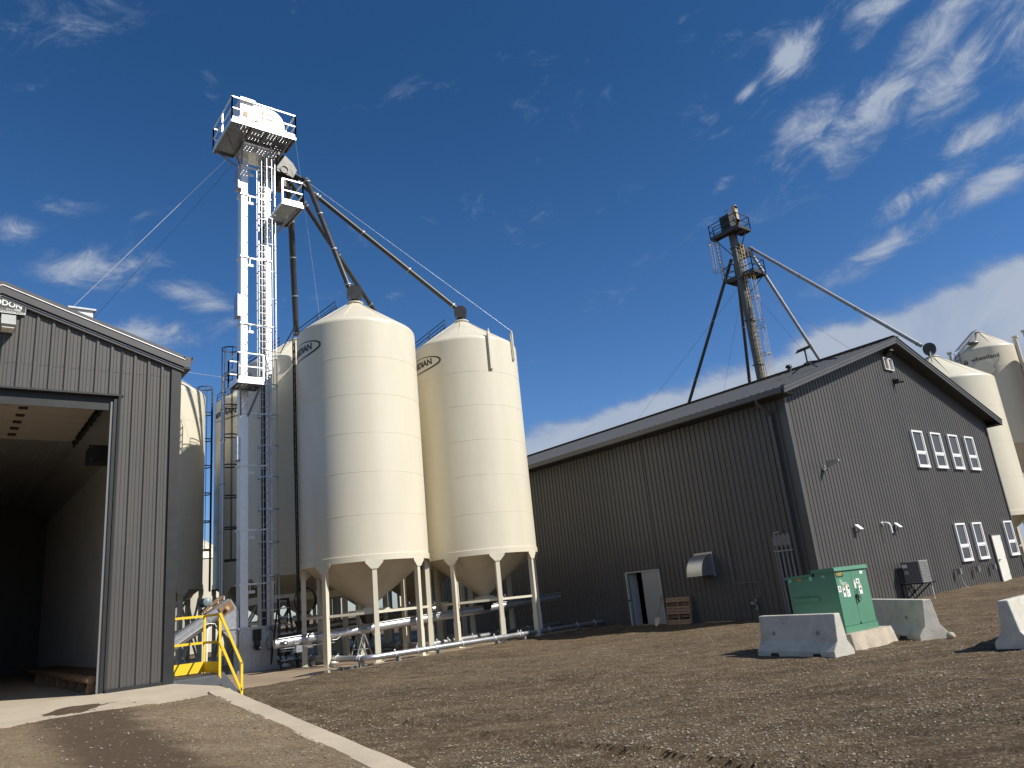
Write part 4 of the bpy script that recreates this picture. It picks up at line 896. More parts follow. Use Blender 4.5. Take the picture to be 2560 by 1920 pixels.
q = MB(); q.box(37.36, 37.42, 13.62, 13.68, .1, 2.19); q.box(38.38, 38.44, 13.62, 13.68, .1, 2.19); q.box(37.42, 38.38, 13.62, 13.68, 2.14, 2.19); q.build('door_frame', 'char_trim', LB)
d_ = MB().box(37.42, 38.38, 13.60, 13.66, .14, 2.13).build('door', 'offwhite', LB)
q = MB(); q.cyl((37.50, 13.60, 1.08), (0, -1, 0), .03, .05, 10); q.bar((37.49, 13.54, 1.08), (37.64, 13.54, 1.08), .02, .025); q.build('handle', 'galv_grey', d_)
for z in (.4, 1.1, 1.9): MB().box(38.34, 38.40, 13.585, 13.60, z, z + .12).build('hinge', 'galv_grey', d_)
# double door in the shaded side
q = MB(); q.box(23.0, 23.12, 22.24, 22.31, 0, 2.11); q.box(23.0, 23.12, 20.44, 20.49, 0, 2.11); q.box(23.0, 23.12, 20.49, 22.24, 2.07, 2.11); q.build('door_frame', 'lampgrey', LB)
d_ = MB().box(23.03, 23.075, 20.50, 21.42, .02, 2.06).build('door', 'doorgrey', LB)
d2 = MB().bar((23.13, 22.22, 1.04), (23.40, 22.05, 1.04), .045, 2.03).build('door', 'doorgrey', LB); q = MB(); q.cyl((23.08, 22.26, 1.0), (-1, 0, 0), .03, .12, 8); q.build('handle', 'black', d2)
lv = thing('gable_vent', 'left of the two white louvred vents under the gable peak', 'vent', (31.38, 13.64, 9.24), 'white gable louvres')
q = MB(); x0, x1, z0, z1 = 31.20, 31.57, 9.24, 9.78
for a in ((x0, x0 + .035, z0, z1), (x1 - .035, x1, z0, z1), (x0 + .035, x1 - .035, z0, z0 + .03), (x0 + .035, x1 - .035, z1 - .03, z1)): q.box(a[0], a[1], 13.60, 13.66, a[2], a[3])
for i in range(12): z = z0 + .05 + i * .04; q.add([(x0 + .035, 13.61, z), (x1 - .035, 13.61, z), (x1 - .035, 13.65, z + .03), (x0 + .035, 13.65, z + .03)], [(0, 1, 2, 3)])
q.build('louvre', 'white', lv); lv2 = copy_tree(lv); lv2.location.x += .41; lv2['label'] = 'right of the two white louvred vents under the gable peak'
t = thing('gable_light', 'black wall light just under the gable peak above the white louvres', 'wall light', (31.6, 13.65, 10.1)); q = MB(); q.lathe([(.0, .12), (.16, .08), (.2, 0)], (31.6, 13.48, 10.02), 18); q.box(31.5, 31.7, 13.5, 13.68, 9.93, 10.02); q.build('housing', 'black', t); MB().box(31.53, 31.67, 13.45, 13.5, 9.9, 9.94).build('bracket', 'black', t)
t = thing('security_camera', 'small black camera on the gable below the white louvres', 'camera', (31.83, 13.65, 8.75)); q = MB(); q.cyl((31.83, 13.68, 8.85), (0, -1, 0), .07, .05, 14); q.box(31.76, 31.88, 13.45, 13.66, 8.66, 8.84); q.cyl((31.86, 13.47, 8.72), (.5, -.8, -.2), .045, .16, 12); q.build('body', 'black', t)
def flood(x, z, label):
    t = thing('flood_light', label, 'flood light', (x, 13.65, z), 'tilted white flood lights on the gable'); q = MB()
    q.bar((x - .02, 13.62, z + .15), (x - .02, 13.44, z - .03), .24, .035); q.build('head', 'white', t); MB().tube([(x, 13.68, z - .10), (x, 13.58, z - .10), (x, 13.54, z + .02)], .025, 8).build('arm', 'galv_grey', t)
flood(25.98, 2.72, 'tilted white flood light nearest the building corner, left of the white vent pipe'); flood(28.88, 2.72, 'tilted white flood light just right of the white vent pipe')
t = thing('vent_pipe', 'bent white plastic vent pipe on the gable wall', 'pipe', (27.92, 13.6, 2.85))
MB().tube([(27.92, 13.7, 2.88), (27.92, 13.50, 2.88), (27.95, 13.42, 2.84), (27.97, 13.40, 2.76), (27.98, 13.40, 2.50)], .042, 12).build('pipe', 'white', t); MB().lathe([(.045, 0), (.07, 0), (.07, .03), (.045, .03)], (27.92, 13.66, 2.88), 14, False, ax=(0, -1, 0)).build('wall_collar', 'white', t)
for i, (x, lb_) in enumerate(((32.98, 'grey outlet box on the gable wall nearest the cooling unit'), (34.76, 'grey outlet box between the two lower left windows'), (36.5, 'grey outlet box beside the white gable door'))):
    t = thing('outlet_box', lb_, 'outlet box', (x, 13.65, .82), 'grey outlet boxes on the gable'); q = MB(); q.box(x - .07, x + .07, 13.42, 13.56, .72, .95); q.build('hood', 'galv_grey', t); MB().bar((x, 13.70, .92), (x, 13.42, .92), .05, .03).build('arm', 'galv_grey', t)
    if i == 0: MB().tube([(x, 13.5, .74), (x + .25, 13.5, .3), (x + .5, 13.45, .12)], .008, 5).build('cable', 'white', t)
# cooling unit
ac = thing('cooling_unit', 'grey cooling unit on a black wall shelf beside the barriers', 'cooling unit', (28.6, 13.2, .68))
q = MB(); q.box(28.27, 28.95, 12.86, 13.48, .70, 1.40); body = q.build('body', 'acdark', ac)
q = MB(); q.box(28.25, 28.97, 12.84, 13.50, 1.40, 1.44); q.box(28.25, 28.97, 12.84, 13.50, .68, .705); q.build('frame', 'acgrey', body)
q = MB()
for i in range(17): x = 28.28 + i * .04; q.box(x, x + .022, 12.845, 12.858, .71, 1.40)
for i in range(7): q.box(28.26, 28.96, 12.838, 12.85, .76 + i * .1, .77 + i * .1)
for i in range(11): y = 12.87 + i * .055; q.box(28.255, 28.268, y, y + .02, .71, 1.40)
q.build('grille', 'acgrey', body); MB().cyl((28.76, 12.84, 1.26), (0, -1, 0), .06, .01, 20).build('badge', 'galv_grey', body)
MB().box(28.24, 28.254, 13.28, 13.46, 1.22, 1.34).build('data_plate', 'paper', body); MB().box(28.235, 28.254, 13.25, 13.42, .98, 1.12).build('service_panel', 'galv', body)
q = MB(); q.bar((28.3, 12.75, .655), (28.3, 13.68, .655), .05, .05); q.bar((28.95, 12.75, .655), (28.95, 13.68, .655), .05, .05); q.bar((28.2, 12.80, .66), (29.05, 12.80, .66), .05, .04); q.bar((28.3, 12.9, .63), (28.3, 13.66, .05), .04, .04); q.bar((28.95, 12.9, .63), (28.95, 13.66, .05), .04, .04); q.bar((28.3, 13.65, .65), (28.3, 13.65, -.0), .05, .05)
q.build('shelf', 'black', ac); q = MB(); q.tube([(28.5, 13.5, .9), (28.55, 13.45, .5), (28.65, 13.4, .3), (28.75, 13.45, .45), (28.7, 13.5, .6)], .02, 6); q.tube([(28.4, 13.5, .8), (28.42, 13.4, .25), (28.52, 13.4, .15), (28.6, 13.5, .3)], .018, 6); q.build('line_set', 'rubber', ac); MB().tube([(28.98, 12.9, .66), (28.98, 12.9, -.05)], .015, 6).build('drain_tube', 'white', ac)
# antenna
an = thing('antenna', 'wedge-shaped panel antenna on a bent arm on the gable wall', 'antenna', (24.73, 13.65, 4.9))
q = MB(); q.prism([(13.50, 4.88), (13.50, 5.12), (13.09, 5.10), (13.07, 5.02)], lambda u, v: (24.70, u, v), (.05, 0, 0)); q.build('panel', 'lampgrey', an)
q = MB(); q.tube([(24.73, 13.68, 4.80), (24.73, 13.58, 4.78), (24.73, 13.52, 4.86), (24.73, 13.52, 5.25)], .018, 8); q.tube([(24.73, 13.66, 4.98), (24.73, 13.6, 4.86), (24.73, 13.54, 4.80)], .012, 6); q.cyl((24.73, 13.69, 4.82), (0, -1, 0), .07, .03, 12); q.build('arm', 'galv_grey', an)
td = thing('satellite_dish', 'flat dark satellite panel on a tripod near the roof edge', 'satellite dish', (27.42, 14.71, 9.2))
q = MB(); c = Vector((27.42, 14.9, 9.75))
for p in ((26.6, 14.1, 8.99), (27.9, 13.9, 9.42), (27.3, 15.6, 9.2)): q.bar(c - Vector((0, 0, .22)), p, .04, .04)
q.bar(c - Vector((0, 0, .3)), c + Vector((0, 0, .3)), .05, .05); q.build('tripod', 'black', td)
q = MB(); q.bar(c + Vector((-.26, .22, .24)), c + Vector((.2, -.16, .42)), .32, .03, (0.1, .1, 1)); q.build('panel', 'darksteel', td)
rs = thing('roof_vent', 'small dark stub vent near the roof ridge', 'roof vent', (31.2, 17.9, 10.4)); q = MB(); q.lathe([(.09, -.2), (.09, .22)], (31.2, 17.9, 10.4), 14); q.lathe([(.16, .0), (.13, .1), (0, .13)], (31.2, 17.9, 10.64), 14); q.build('cap', 'black', rs)
# things on the shaded side
hv = thing('vent_hood', 'curved galvanised vent hood on the shaded side wall', 'vent hood', (23.0, 18.17, 1.67))
pr = [(23.05, 1.67)] + [(23.03 - .70 * cos(R(a)) ** .9, 1.67 + .76 * sin(R(a))) for a in range(0, 90, 6)] + [(23.05, 2.44)]
q = MB(); n = len(pr)
q.add([(x, 17.82, z) for x, z in pr[1:]] + [(x, 18.52, z) for x, z in pr[1:]], [(i, i + 1, i + n, i + n - 1) for i in range(n - 2)], True)
q.build('curved_sheet', 'galv', hv)
for y in (17.815, 18.525): MB().prism(pr, lambda u, v: (u, y - .003, v), (0, .006, 0)).build('cheek', 'galv_grey', hv)
q = MB(); q.box(23.0, 23.05, 17.74, 18.6, 2.44, 2.50); q.box(23.0, 23.05, 17.74, 17.80, 1.62, 2.44); q.build('flange', 'galv', hv)
gp = thing('gas_line', 'thin dark gas pipe stepping down the shaded side wall to a small regulator', 'gas pipe', (22.98, 16.2, .1))
MB().tube([(23.08, 16.99, 2.98), (22.99, 16.99, 2.98), (22.99, 17.0, 1.30), (22.99, 16.0, 1.29), (22.99, 15.98, .82), (22.99, 16.20, .80), (22.97, 16.20, -.05)], .02, 8).build('pipe', 'greyplastic', gp)
q = MB(); q.lathe([(0, -.05), (.10, -.03), (.10, .03), (0, .05)], (22.93, 16.30, .55), 18, ax=(.6, -.2, .5)); q.cyl((22.97, 16.2, .35), (0, 0, 1), .045, .16, 10); q.cyl((22.97, 16.2, .62), (0, 0, 1), .035, .1, 10); q.build('regulator', 'galv_grey', gp)
cd = thing('conduit_bank', 'four grey electrical conduits with bulky expansion heads near the building corner', 'conduits', (22.98, 14.75, 0))
for i in range(4):
    y = 14.47 + i * .165; q = MB(); q.tube([(22.98, y, -.1), (22.98, y, 2.34)], .05, 12); q.tube([(22.98, y, 2.28), (22.98, y, 2.42)], [.05, .078], 12)
    q.prism([(y - .078, 2.40), (y + .078, 2.40), (y + .078, 2.70), (y + .05, 2.78), (y - .05, 2.78), (y - .078, 2.70)], lambda u, v: (22.91, u, v), (.13, 0, 0)); q.build('conduit', 'greyplastic', cd)
q = MB(); q.bar((22.92, 14.36, 2.22), (22.92, 15.1, 2.22), .02, .04); q.tube([(22.98, 15.08, -.1), (22.98, 15.08, 2.6)], .02, 8); q.tube([(22.98, 15.08, 2.6), (22.95, 14.98, 2.83), (22.95, 14.75, 2.85)], .03, 8); q.build('strap', 'galv_grey', cd)
pl = thing('pallet', 'weathered wooden pallet leaning on the shaded wall beside the side door', 'pallet', (22.85, 19.6, 0))
q = MB(); L_ = 1.18; y0 = 19.03
def lean(u, d, v): return (22.78 + .12 * v - d, y0 + u, v + 0.0)
def slab_(u0, u1, v0, v1, d0, d1, m): m.add([lean(u, d, v) for d in (d0, d1) for u, v in ((u0, v0), (u1, v0), (u1, v1), (u0, v1))], [(0, 1, 2, 3), (7, 6, 5, 4), (0, 4, 5, 1), (1, 5, 6, 2), (2, 6, 7, 3), (3, 7, 4, 0)])
for z0_, z1_ in ((.0, .09), (.10, .18), (.37, .46), (.48, .56), (.58, .66), (.81, .89), (.90, .99)): slab_(0, L_, z0_, z1_, .0, .02, q)
q.build('deck_board', 'wood', pl); q = MB()
for u in (0, L_ / 2 - .02, L_ - .04): q = MB(); slab_(u, u + .04, 0.0, .99, -.10, -.002, q); q.build('stringer', 'wood', pl)
q = MB()
for z0_, z1_ in ((.02, .11), (.24, .33), (.46, .55), (.69, .78), (.88, .97)): slab_(0, L_, z0_, z1_, -.12, -.102, q)
q.build('bottom_board', 'wood', pl)
sv = thing('shovel', 'shovel with a long handle leaning beside the grey side door', 'shovel', (22.3, 20.2, 0))
q = MB(); q.tube([(22.35, 20.28, .34), (22.62, 20.20, .92)], .016, 8); q.build('shaft', 'wood', sv); q = MB()
q.tube([(22.62, 20.20, .92), (22.65, 20.25, .99), (22.67, 20.24, 1.05), (22.67, 20.14, 1.05), (22.65, 20.13, .99), (22.62, 20.20, .92)], .011, 6); q.build('grip', 'black', sv); q = MB()
P_ = [(-.11, .30), (.11, .30), (.13, .16), (.08, .03), (0, -.02), (-.08, .03), (-.13, .16)]; q.prism(P_, lambda u, v: (22.20 + .5 * v, 20.26 + u, v + .02), (.012, 0, -.004)); q.tube([(22.33, 20.27, .24), (22.37, 20.275, .38)], .024, 8); q.build('blade', 'galv_grey', sv)
tag(MB().bar((22.45, 16.9, .05), (22.6, 18.2, .05), .14, .03).build('plank', 'wood', None, (22.5, 17.5, .05)), 'grey board lying on the ground by the shaded wall', 'board')

# ------------------------------------------------------------------ barriers and transformer
def barrier(p0, d, Lb, h, label, w=.28, base=.0):
    p0 = Vector((p0[0], p0[1], base)); d = Vector((d[0], d[1], 0)).normalized(); t = Vector((d.y, -d.x, 0))
    root = thing('concrete_barrier', label, 'barrier', tuple(p0), 'precast concrete barriers')
    prof = [(-w, 0), (-w, .10), (-w * .52, .27), (-w * .29, h - .01), (-w * .25, h), (w * .25, h), (w * .29, h - .01), (w * .52, .27), (w, .10), (w, 0)]
    m = MB(); n = len(prof); slots = [(Lb * .16, Lb * .27), (Lb * .70, Lb * .82)]
    bm = MB(); stations = sorted([0, .012, Lb - .012, Lb] + [Lb * k / 10 for k in range(1, 10)])
    for i, s_ in enumerate(stations):
        ins = .010 if i in (0, len(stations) - 1) else 0
        for (u, v) in prof:
            k = 1 + .012 * noise.noise(Vector((s_ * 3, u * 9, v * 7)))
            uu = u * k; uu = uu - math.copysign(ins, uu); m.v.append(p0 + d * s_ + t * uu + Vector((0, 0, max(0, v - (ins if v > .5 else 0)) + (0 if v else 0))))
    for i in range(len(stations) - 1):
        for j in range(n - 1): m.f.append((i * n + j, (i + 1) * n + j, (i + 1) * n + j + 1, i * n + j + 1))
    m.f += [tuple(range(n)), tuple(range((len(stations) - 1) * n + n - 1, (len(stations) - 1) * n - 1, -1))]; m.sm = [False] * len(m.f)
    b_ = m.build('body', 'barrier', root)
    q = MB()
    for a, c in slots:
        for k in (-1, 1): o = p0 + t * (k * (w + .001)); q.add([o + d * a, o + d * c, o + d * (c - .02) + Vector((0, 0, .065)), o + d * (a + .02) + Vector((0, 0, .065))], [(0, 1, 2, 3)])
    q.build('fork_slot', 'black', b_)
    for a in (Lb * .22, Lb * .80):
        for k in (-1, 1):
            f_ = .42; u = w * (.52 - (.23) * (f_ - .27) / (h - .28)); q = MB().lathe([(.018, .012), (.034, .012), (.042, .0)], p0 + d * a + t * (k * (u + .002)) + Vector((0, 0, f_)), 18, ax=t * k); q.build('lifting_ring', 'galv_grey', b_)
    return root
barrier((13.545, 7.85), (.148, .989), 1.86, .755, 'short plain concrete barrier in front of the green cabinet', base=-.005)
barrier((16.27, 7.42), (.60, .80), 3.1, .775, 'stained concrete barrier behind the green cabinet below the cooling unit', .31, base=-.02)
barrier((14.37, 5.33), (1, .06), 2.7, .77, 'concrete barrier with its long face in sun, standing apart from the green cabinet', .28, base=.0)
tag(MB().lathe([(0, .0), (.06, .02), (.09, .07), (.06, .13), (0, .15)], (16.12, 7.05, -.02), 9).build('rock', 'oldconc', None, (16.1, 7.05, 0)), 'fist-sized rock at the foot of the stained barrier', 'rock')
TF = thing('transformer', 'green electrical cabinet with double doors and labels on a broken concrete pad', 'electrical cabinet', (15.03, 8.75, 0))
q = MB(); nn_ = 26; top = []; bot = []
for i in range(nn_):
    a = i / nn_; per = 2 * (1.62 + 1.42); s_ = a * per
    if s_ < 1.62: x, y = 14.26 + s_, 8.06
    elif s_ < 1.62 + 1.42: x, y = 15.88, 8.06 + s_ - 1.62
    elif s_ < 3.24 + 1.42: x, y = 15.88 - (s_ - 3.04), 9.48
    else: x, y = 14.26, 9.48 - (s_ - 4.66)
    n1 = noise.noise(Vector((x * 5, y * 5, 1))) * .05; top.append((x + n1, y + n1, .30)); bot.append((x + n1 * 2.2 + (x - 15.07) * .10, y + n1 * 1.5 + (y - 8.77) * .12, -.05 + .05 * noise.noise(Vector((x * 4, y * 4, 5)))))
q.add(top + bot, [tuple(range(nn_))] + [(i, i + nn_, (i + 1) % nn_ + nn_, (i + 1) % nn_) for i in range(nn_)]); q.build('base_pad', 'oldconc', TF)
q = MB(); q.box(14.43, 15.67, 8.26, 8.68, .302, 1.50); q.box(14.44, 15.66, 8.68, 9.32, .302, 1.42); q.box(14.41, 15.69, 8.225, 8.70, .302, .425)
cab = q.build('cabinet', 'green', TF)
q = MB(); q.prism([(8.205, 1.49), (8.73, 1.49), (8.73, 1.55), (8.22, 1.565)], lambda u, v: (14.395, u, v), (1.31, 0, 0)); q.build('lid', 'green', cab)
q = MB(); q.prism([(8.735, 1.43), (9.36, 1.40), (9.36, 1.45), (8.735, 1.48)], lambda u, v: (14.40, u, v), (1.30, 0, 0)); q.build('rear_lid', 'green', cab)
for x0, x1 in ((14.435, 15.035), (15.045, 15.665)): MB().box(x0, x1, 8.238, 8.258, .432, 1.482).build('door', 'green', cab)
q = MB(); q.box(14.405, 14.43, 8.66, 9.24, .93, 1.02); q.build('side_rail', 'green', cab)
M['mint'] = pm('light_green_lug', (.30, .55, .42), .5)
for y in (8.78, 9.26): MB().prism([(y - .03, 1.44), (y + .03, 1.44), (y + .035, 1.36), (y + .012, 1.33), (y, 1.38), (y - .012, 1.33), (y - .035, 1.36)], lambda u, v: (14.438, u, v), (-.014, 0, 0)).build('lifting_lug', 'mint', cab)
q = MB(); q.tube([(15.10, 8.22, 1.02), (15.10, 8.20, 1.10), (15.17, 8.20, 1.10), (15.19, 8.20, .88), (15.12, 8.20, .87)], .006, 6); q.cyl((15.075, 8.24, .97), (0, -1, 0), .035, .04, 12); q.bar((15.07, 8.20, .96), (15.08, 8.20, .84), .035, .02); q.bar((15.09, 8.195, .98), (15.15, 8.195, .92), .012, .012); q.build('handle', 'black', cab)
q = MB(); q.box(15.02, 15.05, 8.225, 8.24, .42, .47); q.build('latch', 'black', cab)
def lab(x0, x1, z0, z1, mat='paper', head=None, draw=None):
    o = MB().box(x0, x1, 8.2335, 8.2375, z0, z1).build('label', mat, cab)
    if head: MB().quad((x0 + .004, 8.2325, z1 - .035), (x1 - .004, 8.2325, z1 - .035), (x1 - .004, 8.2325, z1 - .004), (x0 + .004, 8.2325, z1 - .004)).build('header', head, o)
    if draw: d_ = MB(); draw(d_, (x0 + x1) / 2, (z0 + z1) / 2, x1 - x0, z1 - z0); d_.build('pictogram', 'ink', o)
    return o
def dots(m, x, z, w, h):
    m.lathe([(0, 0), (.026, 0)], (x + .012, 8.232, z), 10, False, ax=(0, -1, 0)); m.bar((x - .02, 8.232, z + .03), (x - .005, 8.232, z - .01), .008, .004)
def rows(m, x, z, w, h):
    for i in range(4): m.box(x - w * .36, x - w * .30 + w * .5 * ((i * 37 % 10) / 10 + .2), 8.231, 8.2325, z - h * .35 + i * h * .17, z - h * .35 + i * h * .17 + .008)
def blob_(m, x, z, w, h): dots(m, x + .02, z + h * .18, w, h); rows(m, x, z - h * .1, w, h * .8)
def tri(m, x, z, w, h): m.add([(x - .035, 8.232, z + .02), (x + .035, 8.232, z + .02), (x, 8.232, z - .045)], [(0, 1, 2)])
def zero(m, x, z, w, h): put_text(m, '0', .11, lambda a, b: (x + a, 8.232, z + b), .002)
lab(14.45, 14.56, 1.08, 1.20, draw=zero); lab(14.61, 14.70, .98, 1.18, head='tan', draw=dots); lab(14.74, 14.87, .97, 1.22, head='tan', draw=blob_)
lab(15.09, 15.155, 1.12, 1.28, head='tan'); lab(15.19, 15.32, 1.20, 1.30, draw=tri); lab(15.24, 15.36, .99, 1.19, head='tan', draw=dots); lab(15.40, 15.51, 1.385, 1.445)
o_ = MB().box(14.465, 14.735, 8.2335, 8.2375, 1.37, 1.47).build('number_plate', 'ink', cab)
q = MB(); put_text(q, 'S143279', .092, lambda x, y: (14.60 + x, 8.232, 1.42 + y * 1.0), .0005, .70); q.build('number', 'gold', o_)
q = MB()
for i, (s__, a_) in enumerate((('25KV', 14.60), ('75  Pts', 14.62), ('1  TRANSFORMER-7', 14.68), ('1  FUSES-Y', 14.66))): put_text(q, s__, .032, lambda x, y: (a_ + x, 8.2355, 1.305 - .03 * i + y), .001)
q.build('stencil', 'paper', cab)
MB().box(14.425, 14.429, 8.99, 9.09, 1.36, 1.41).build('data_tag', 'orange', cab); MB().box(14.425, 14.429, 8.46, 8.53, 1.39, 1.425).build('data_tag', 'lampgrey', cab)
#--SECTION4
# ------------------------------------------------------------------ stair platform beside the shed
SP_ = thing('stair_platform', 'grey steel platform with yellow handrails beside the shed corner', 'stair platform', (4.0, 15.5, 0))
q = MB(); q.box(3.46, 4.50, 14.98, 15.04, .46, .76); q.box(3.46, 4.50, 15.97, 16.03, .5, .76); q.box(4.44, 4.50, 15.0, 16.0, .5, .75); q.box(3.46, 3.52, 15.04, 15.97, .5, .75); q.box(4.1, 4.52, 15.05, 15.5, .32, .38)
q.bar((4.50, 15.02, .78), (5.10, 15.02, -.02), .04, .17); q.bar((4.50, 15.98, .78), (5.10, 15.98, -.02), .04, .17)
for x, y in ((3.5, 15.9), (4.45, 15.9), (4.3, 15.2)): q.box(x - .04, x + .04, y - .04, y + .04, -.05, .5)
fr = q.build('frame', 'steelgrey', SP_)
q = MB()
for i in range(34): x = 3.48 + i * .031; q.box(x, x + .006, 15.0, 16.0, .765, .795)
for i in range(8): y = 15.02 + i * .137; q.box(3.48, 4.50, y, y + .006, .76, .785)
q.build('grating', 'galv_grey', SP_)
for i in range(4): z = .58 - i * .2; x = 4.66 + i * .145; MB().box(x - .1, x + .08, 15.05, 15.95, z, z + .03).build('tread', 'steelgrey', SP_)
rl = MB(); Z0 = .80
for k in (1.06, .56): rl.bar((3.46, 16.0, Z0 + k), (4.52, 16.0, Z0 + k), .012, .045); rl.bar((4.50, 16.0, Z0 + k), (4.50, 15.0, Z0 + k), .012, .045)
for x, y in ((4.5, 16.0), (4.50, 15.0), (3.5, 16.0)): rl.bar((x, y, Z0 - .08), (x, y, Z0 + 1.08), .045, .03)
rl.bar((3.46, 15.985, Z0 + .11), (4.50, 15.985, Z0 + .11), .008, .20); rl.bar((4.50, 16.0, Z0 + .11), (4.50, 15.0, Z0 + .11), .008, .20)
rl.bar((4.50, 14.985, Z0 + 1.06), (4.90, 14.985, .93), .045, .030, (0, 1, 0)); rl.bar((4.50, 14.985, Z0 + .56), (4.89, 14.985, .45), .045, .030, (0, 1, 0)); rl.bar((4.90, 14.985, .95), (4.90, 14.985, .05), .045, .03, (0, 1, 0))
rl.build('handrail', 'yellow', SP_)
# ------------------------------------------------------------------ conveyors
ic = thing('inclined_conveyor', 'inclined galvanised trough conveyor with a motor on top feeding the elevator boot', 'conveyor', (7.6, 27.75, 1.9))
A_, B_ = Vector((5.2, 27.75, .28)), Vector((8.62, 27.75, 2.36)); D_ = (B_ - A_).normalized(); Nn = Vector((-D_.z, 0, D_.x)); Yy = Vector((0, 1, 0))
def cs(m, prof, a, b, sm=False):
    n = len(prof); m.add([a + Yy * u + Nn * v for u, v in prof] + [b + Yy * u + Nn * v for u, v in prof], [(i, (i + 1) % n, (i + 1) % n + n, i + n) for i in range(n)], sm); m.add([a + Yy * u + Nn * v for u, v in prof], [tuple(range(n))]); m.add([b + Yy * u + Nn * v for u, v in prof], [tuple(range(n - 1, -1, -1))])
U_ = [(-.22, .15), (.22, .15)] + [(.22 * cos(R(a)), -.05 - .22 * sin(R(a))) for a in range(0, 181, 15)]
q = MB(); cs(q, U_, A_, B_); q.build('trough', 'galv', ic)
q = MB(); cs(q, [(-.26, .153), (.26, .153), (.26, .185), (-.26, .185)], A_, B_ + D_ * .02); cs(q, [(-.235, .00), (-.225, .00), (-.225, .03), (-.235, .03)], A_, B_)
for f_ in (.12, .45, .78, .99): c = A_.lerp(B_, f_); cs(q, [(u * 1.06, v * 1.06) for u, v in U_], c - D_ * .02, c + D_ * .02)
q.build('lid', 'galv_grey', ic)
q = MB()
for k in (-.245, -.262, -.279): q.tube([A_ + Yy * k + Nn * -.09, A_.lerp(B_, .70) + Yy * k + Nn * -.09, A_.lerp(B_, .76) + Yy * k + Nn * -.12, A_.lerp(B_, .80) + Yy * k + Nn * -.25, A_.lerp(B_, .80) + Yy * k + Nn * -.4], .010, 6)
q.build('hydraulic_line', 'galv_bright', ic)
c = A_.lerp(B_, .90); q = MB(); cs(q, [(-.27, -.22), (-.27, .12), (-.235, .12), (-.235, -.22)], c - D_ * .05, c + D_ * .42); pl_ = q.build('end_plate', 'rust', ic)
q = MB(); q.cyl(c + D_ * .18 + Yy * -.27 + Nn * -.05, (0, -1, 0), .075, .09, 16); q.cyl(c + D_ * .18 + Yy * -.36 + Nn * -.05, (0, -1, 0), .045, .05, 14); q.build('bearing', 'tan', pl_)
q = MB(); mc = c + Nn * .50 - D_ * .22; q.cyl(mc + Yy * .30, (0, -1, 0), .155, .50, 24); mo = q.build('drive_motor', 'black', ic)
q = MB(); q.lathe([(.155, 0), (.16, .02), (.13, .06), (0, .07)], mc + Yy * -.20, 24, ax=(0, -1, 0))
for i in range(10): a = 2 * pi * i / 10; q.bar(mc + Yy * -.272 + Vector((.04 * cos(a), 0, .04 * sin(a))), mc + Yy * -.265 + Vector((.12 * cos(a), 0, .12 * sin(a))), .012, .006)
q.build('fan_cowl', 'motor', mo)
q = MB(); q.bar(c + Nn * .30 - D_ * .50 - Yy * .24, c + Nn * .36 + D_ * .34 - Yy * .24, .05, .05); q.bar(c + Nn * .30 - D_ * .50 + Yy * .2, c + Nn * .36 + D_ * .34 + Yy * .2, .05, .05); q.bar(c + Nn * .24 - D_ * .46 - Yy * .26, c + Nn * .24 + D_ * .2 - Yy * .26, .04, .04)
for k in (-.4, .15): q.bar(c + Nn * .17 + D_ * k - Yy * .2, c + Nn * .34 + D_ * k - Yy * .2, .04, .04); q.bar(c + Nn * .17 + D_ * k + Yy * .2, c + Nn * .34 + D_ * k + Yy * .2, .04, .04)
q.build('motor_base', 'rust', ic)
q = MB()
for x in (7.62, 7.76): q.tube([(x, 27.3, .02), (x, 27.3, 1.35)], .03, 10)
q.tube([(7.76, 27.3, 1.30), (7.78, 27.3, 1.55), (7.86, 27.35, 1.62)], .035, 8); tag(q.build('pipe_pair', 'white', None, (7.7, 27.3, 0)), 'pair of white upright pipes under the inclined conveyor', 'pipes')

TR = thing('trough_conveyor', 'long galvanised trough conveyor running under the two sunlit front silos', 'conveyor', (9.35, 25.27, .9), 'trough conveyors under the silos')
a_, b_ = Vector((9.32, 25.27, .885)), Vector((21.85, 25.27, 1.42)); dx = (b_ - a_).normalized(); nz_ = Vector((-dx.z, 0, dx.x)); yv = Vector((0, 1, 0))
def cs2(m, prof, a, b, caps=True):
    n = len(prof); va = [a + yv * u + nz_ * v for u, v in prof]; vb = [b + yv * u + nz_ * v for u, v in prof]
    m.add(va + vb, [(i, (i + 1) % n, (i + 1) % n + n, i + n) for i in range(n)], True)
    if caps: m.add(va, [tuple(range(n))]); m.add(vb, [tuple(range(n - 1, -1, -1))])
UU = [(.135, .14)] + [(.135 * cos(R(a)), -.01 - .135 * sin(R(a))) for a in range(0, 181, 12)] + [(-.135, .14)]
q = MB(); cs2(q, UU, a_, b_); q.build('trough', 'galv', TR)
q = MB(); cs2(q, [(-.165, .143), (.165, .143), (.165, .165), (.0, .18), (-.165, .165)], a_ + dx * .1, b_); q.build('lid', 'galv', TR)
q = MB()
for s_ in (.62, 1.45, 3.45, 5.3, 7.4, 9.3, 11.2): c = a_ + dx * s_; cs2(q, [(u * 1.09, v * 1.09) for u, v in UU], c - dx * .018, c + dx * .018)
q.build('joint_band', 'galv_grey', TR)
q = MB(); q.cyl(a_ + dx * .30 - yv * .13, (0, -1, 0), .085, .08, 16); q.cyl(a_ + dx * .2 - yv * .16, (0, -1, 0), .05, .08, 12); q.bar(a_ + Vector((-.13, -.1, .16)), a_ + dx * .2 + Vector((0, -.15, .05)), .02, .02); bz = q.build('end_bearing', 'black', TR); MB().cyl(a_ + dx * .30 - yv * .21, (0, -1, 0), .04, .012, 14).build('shaft_cap', 'white', bz)
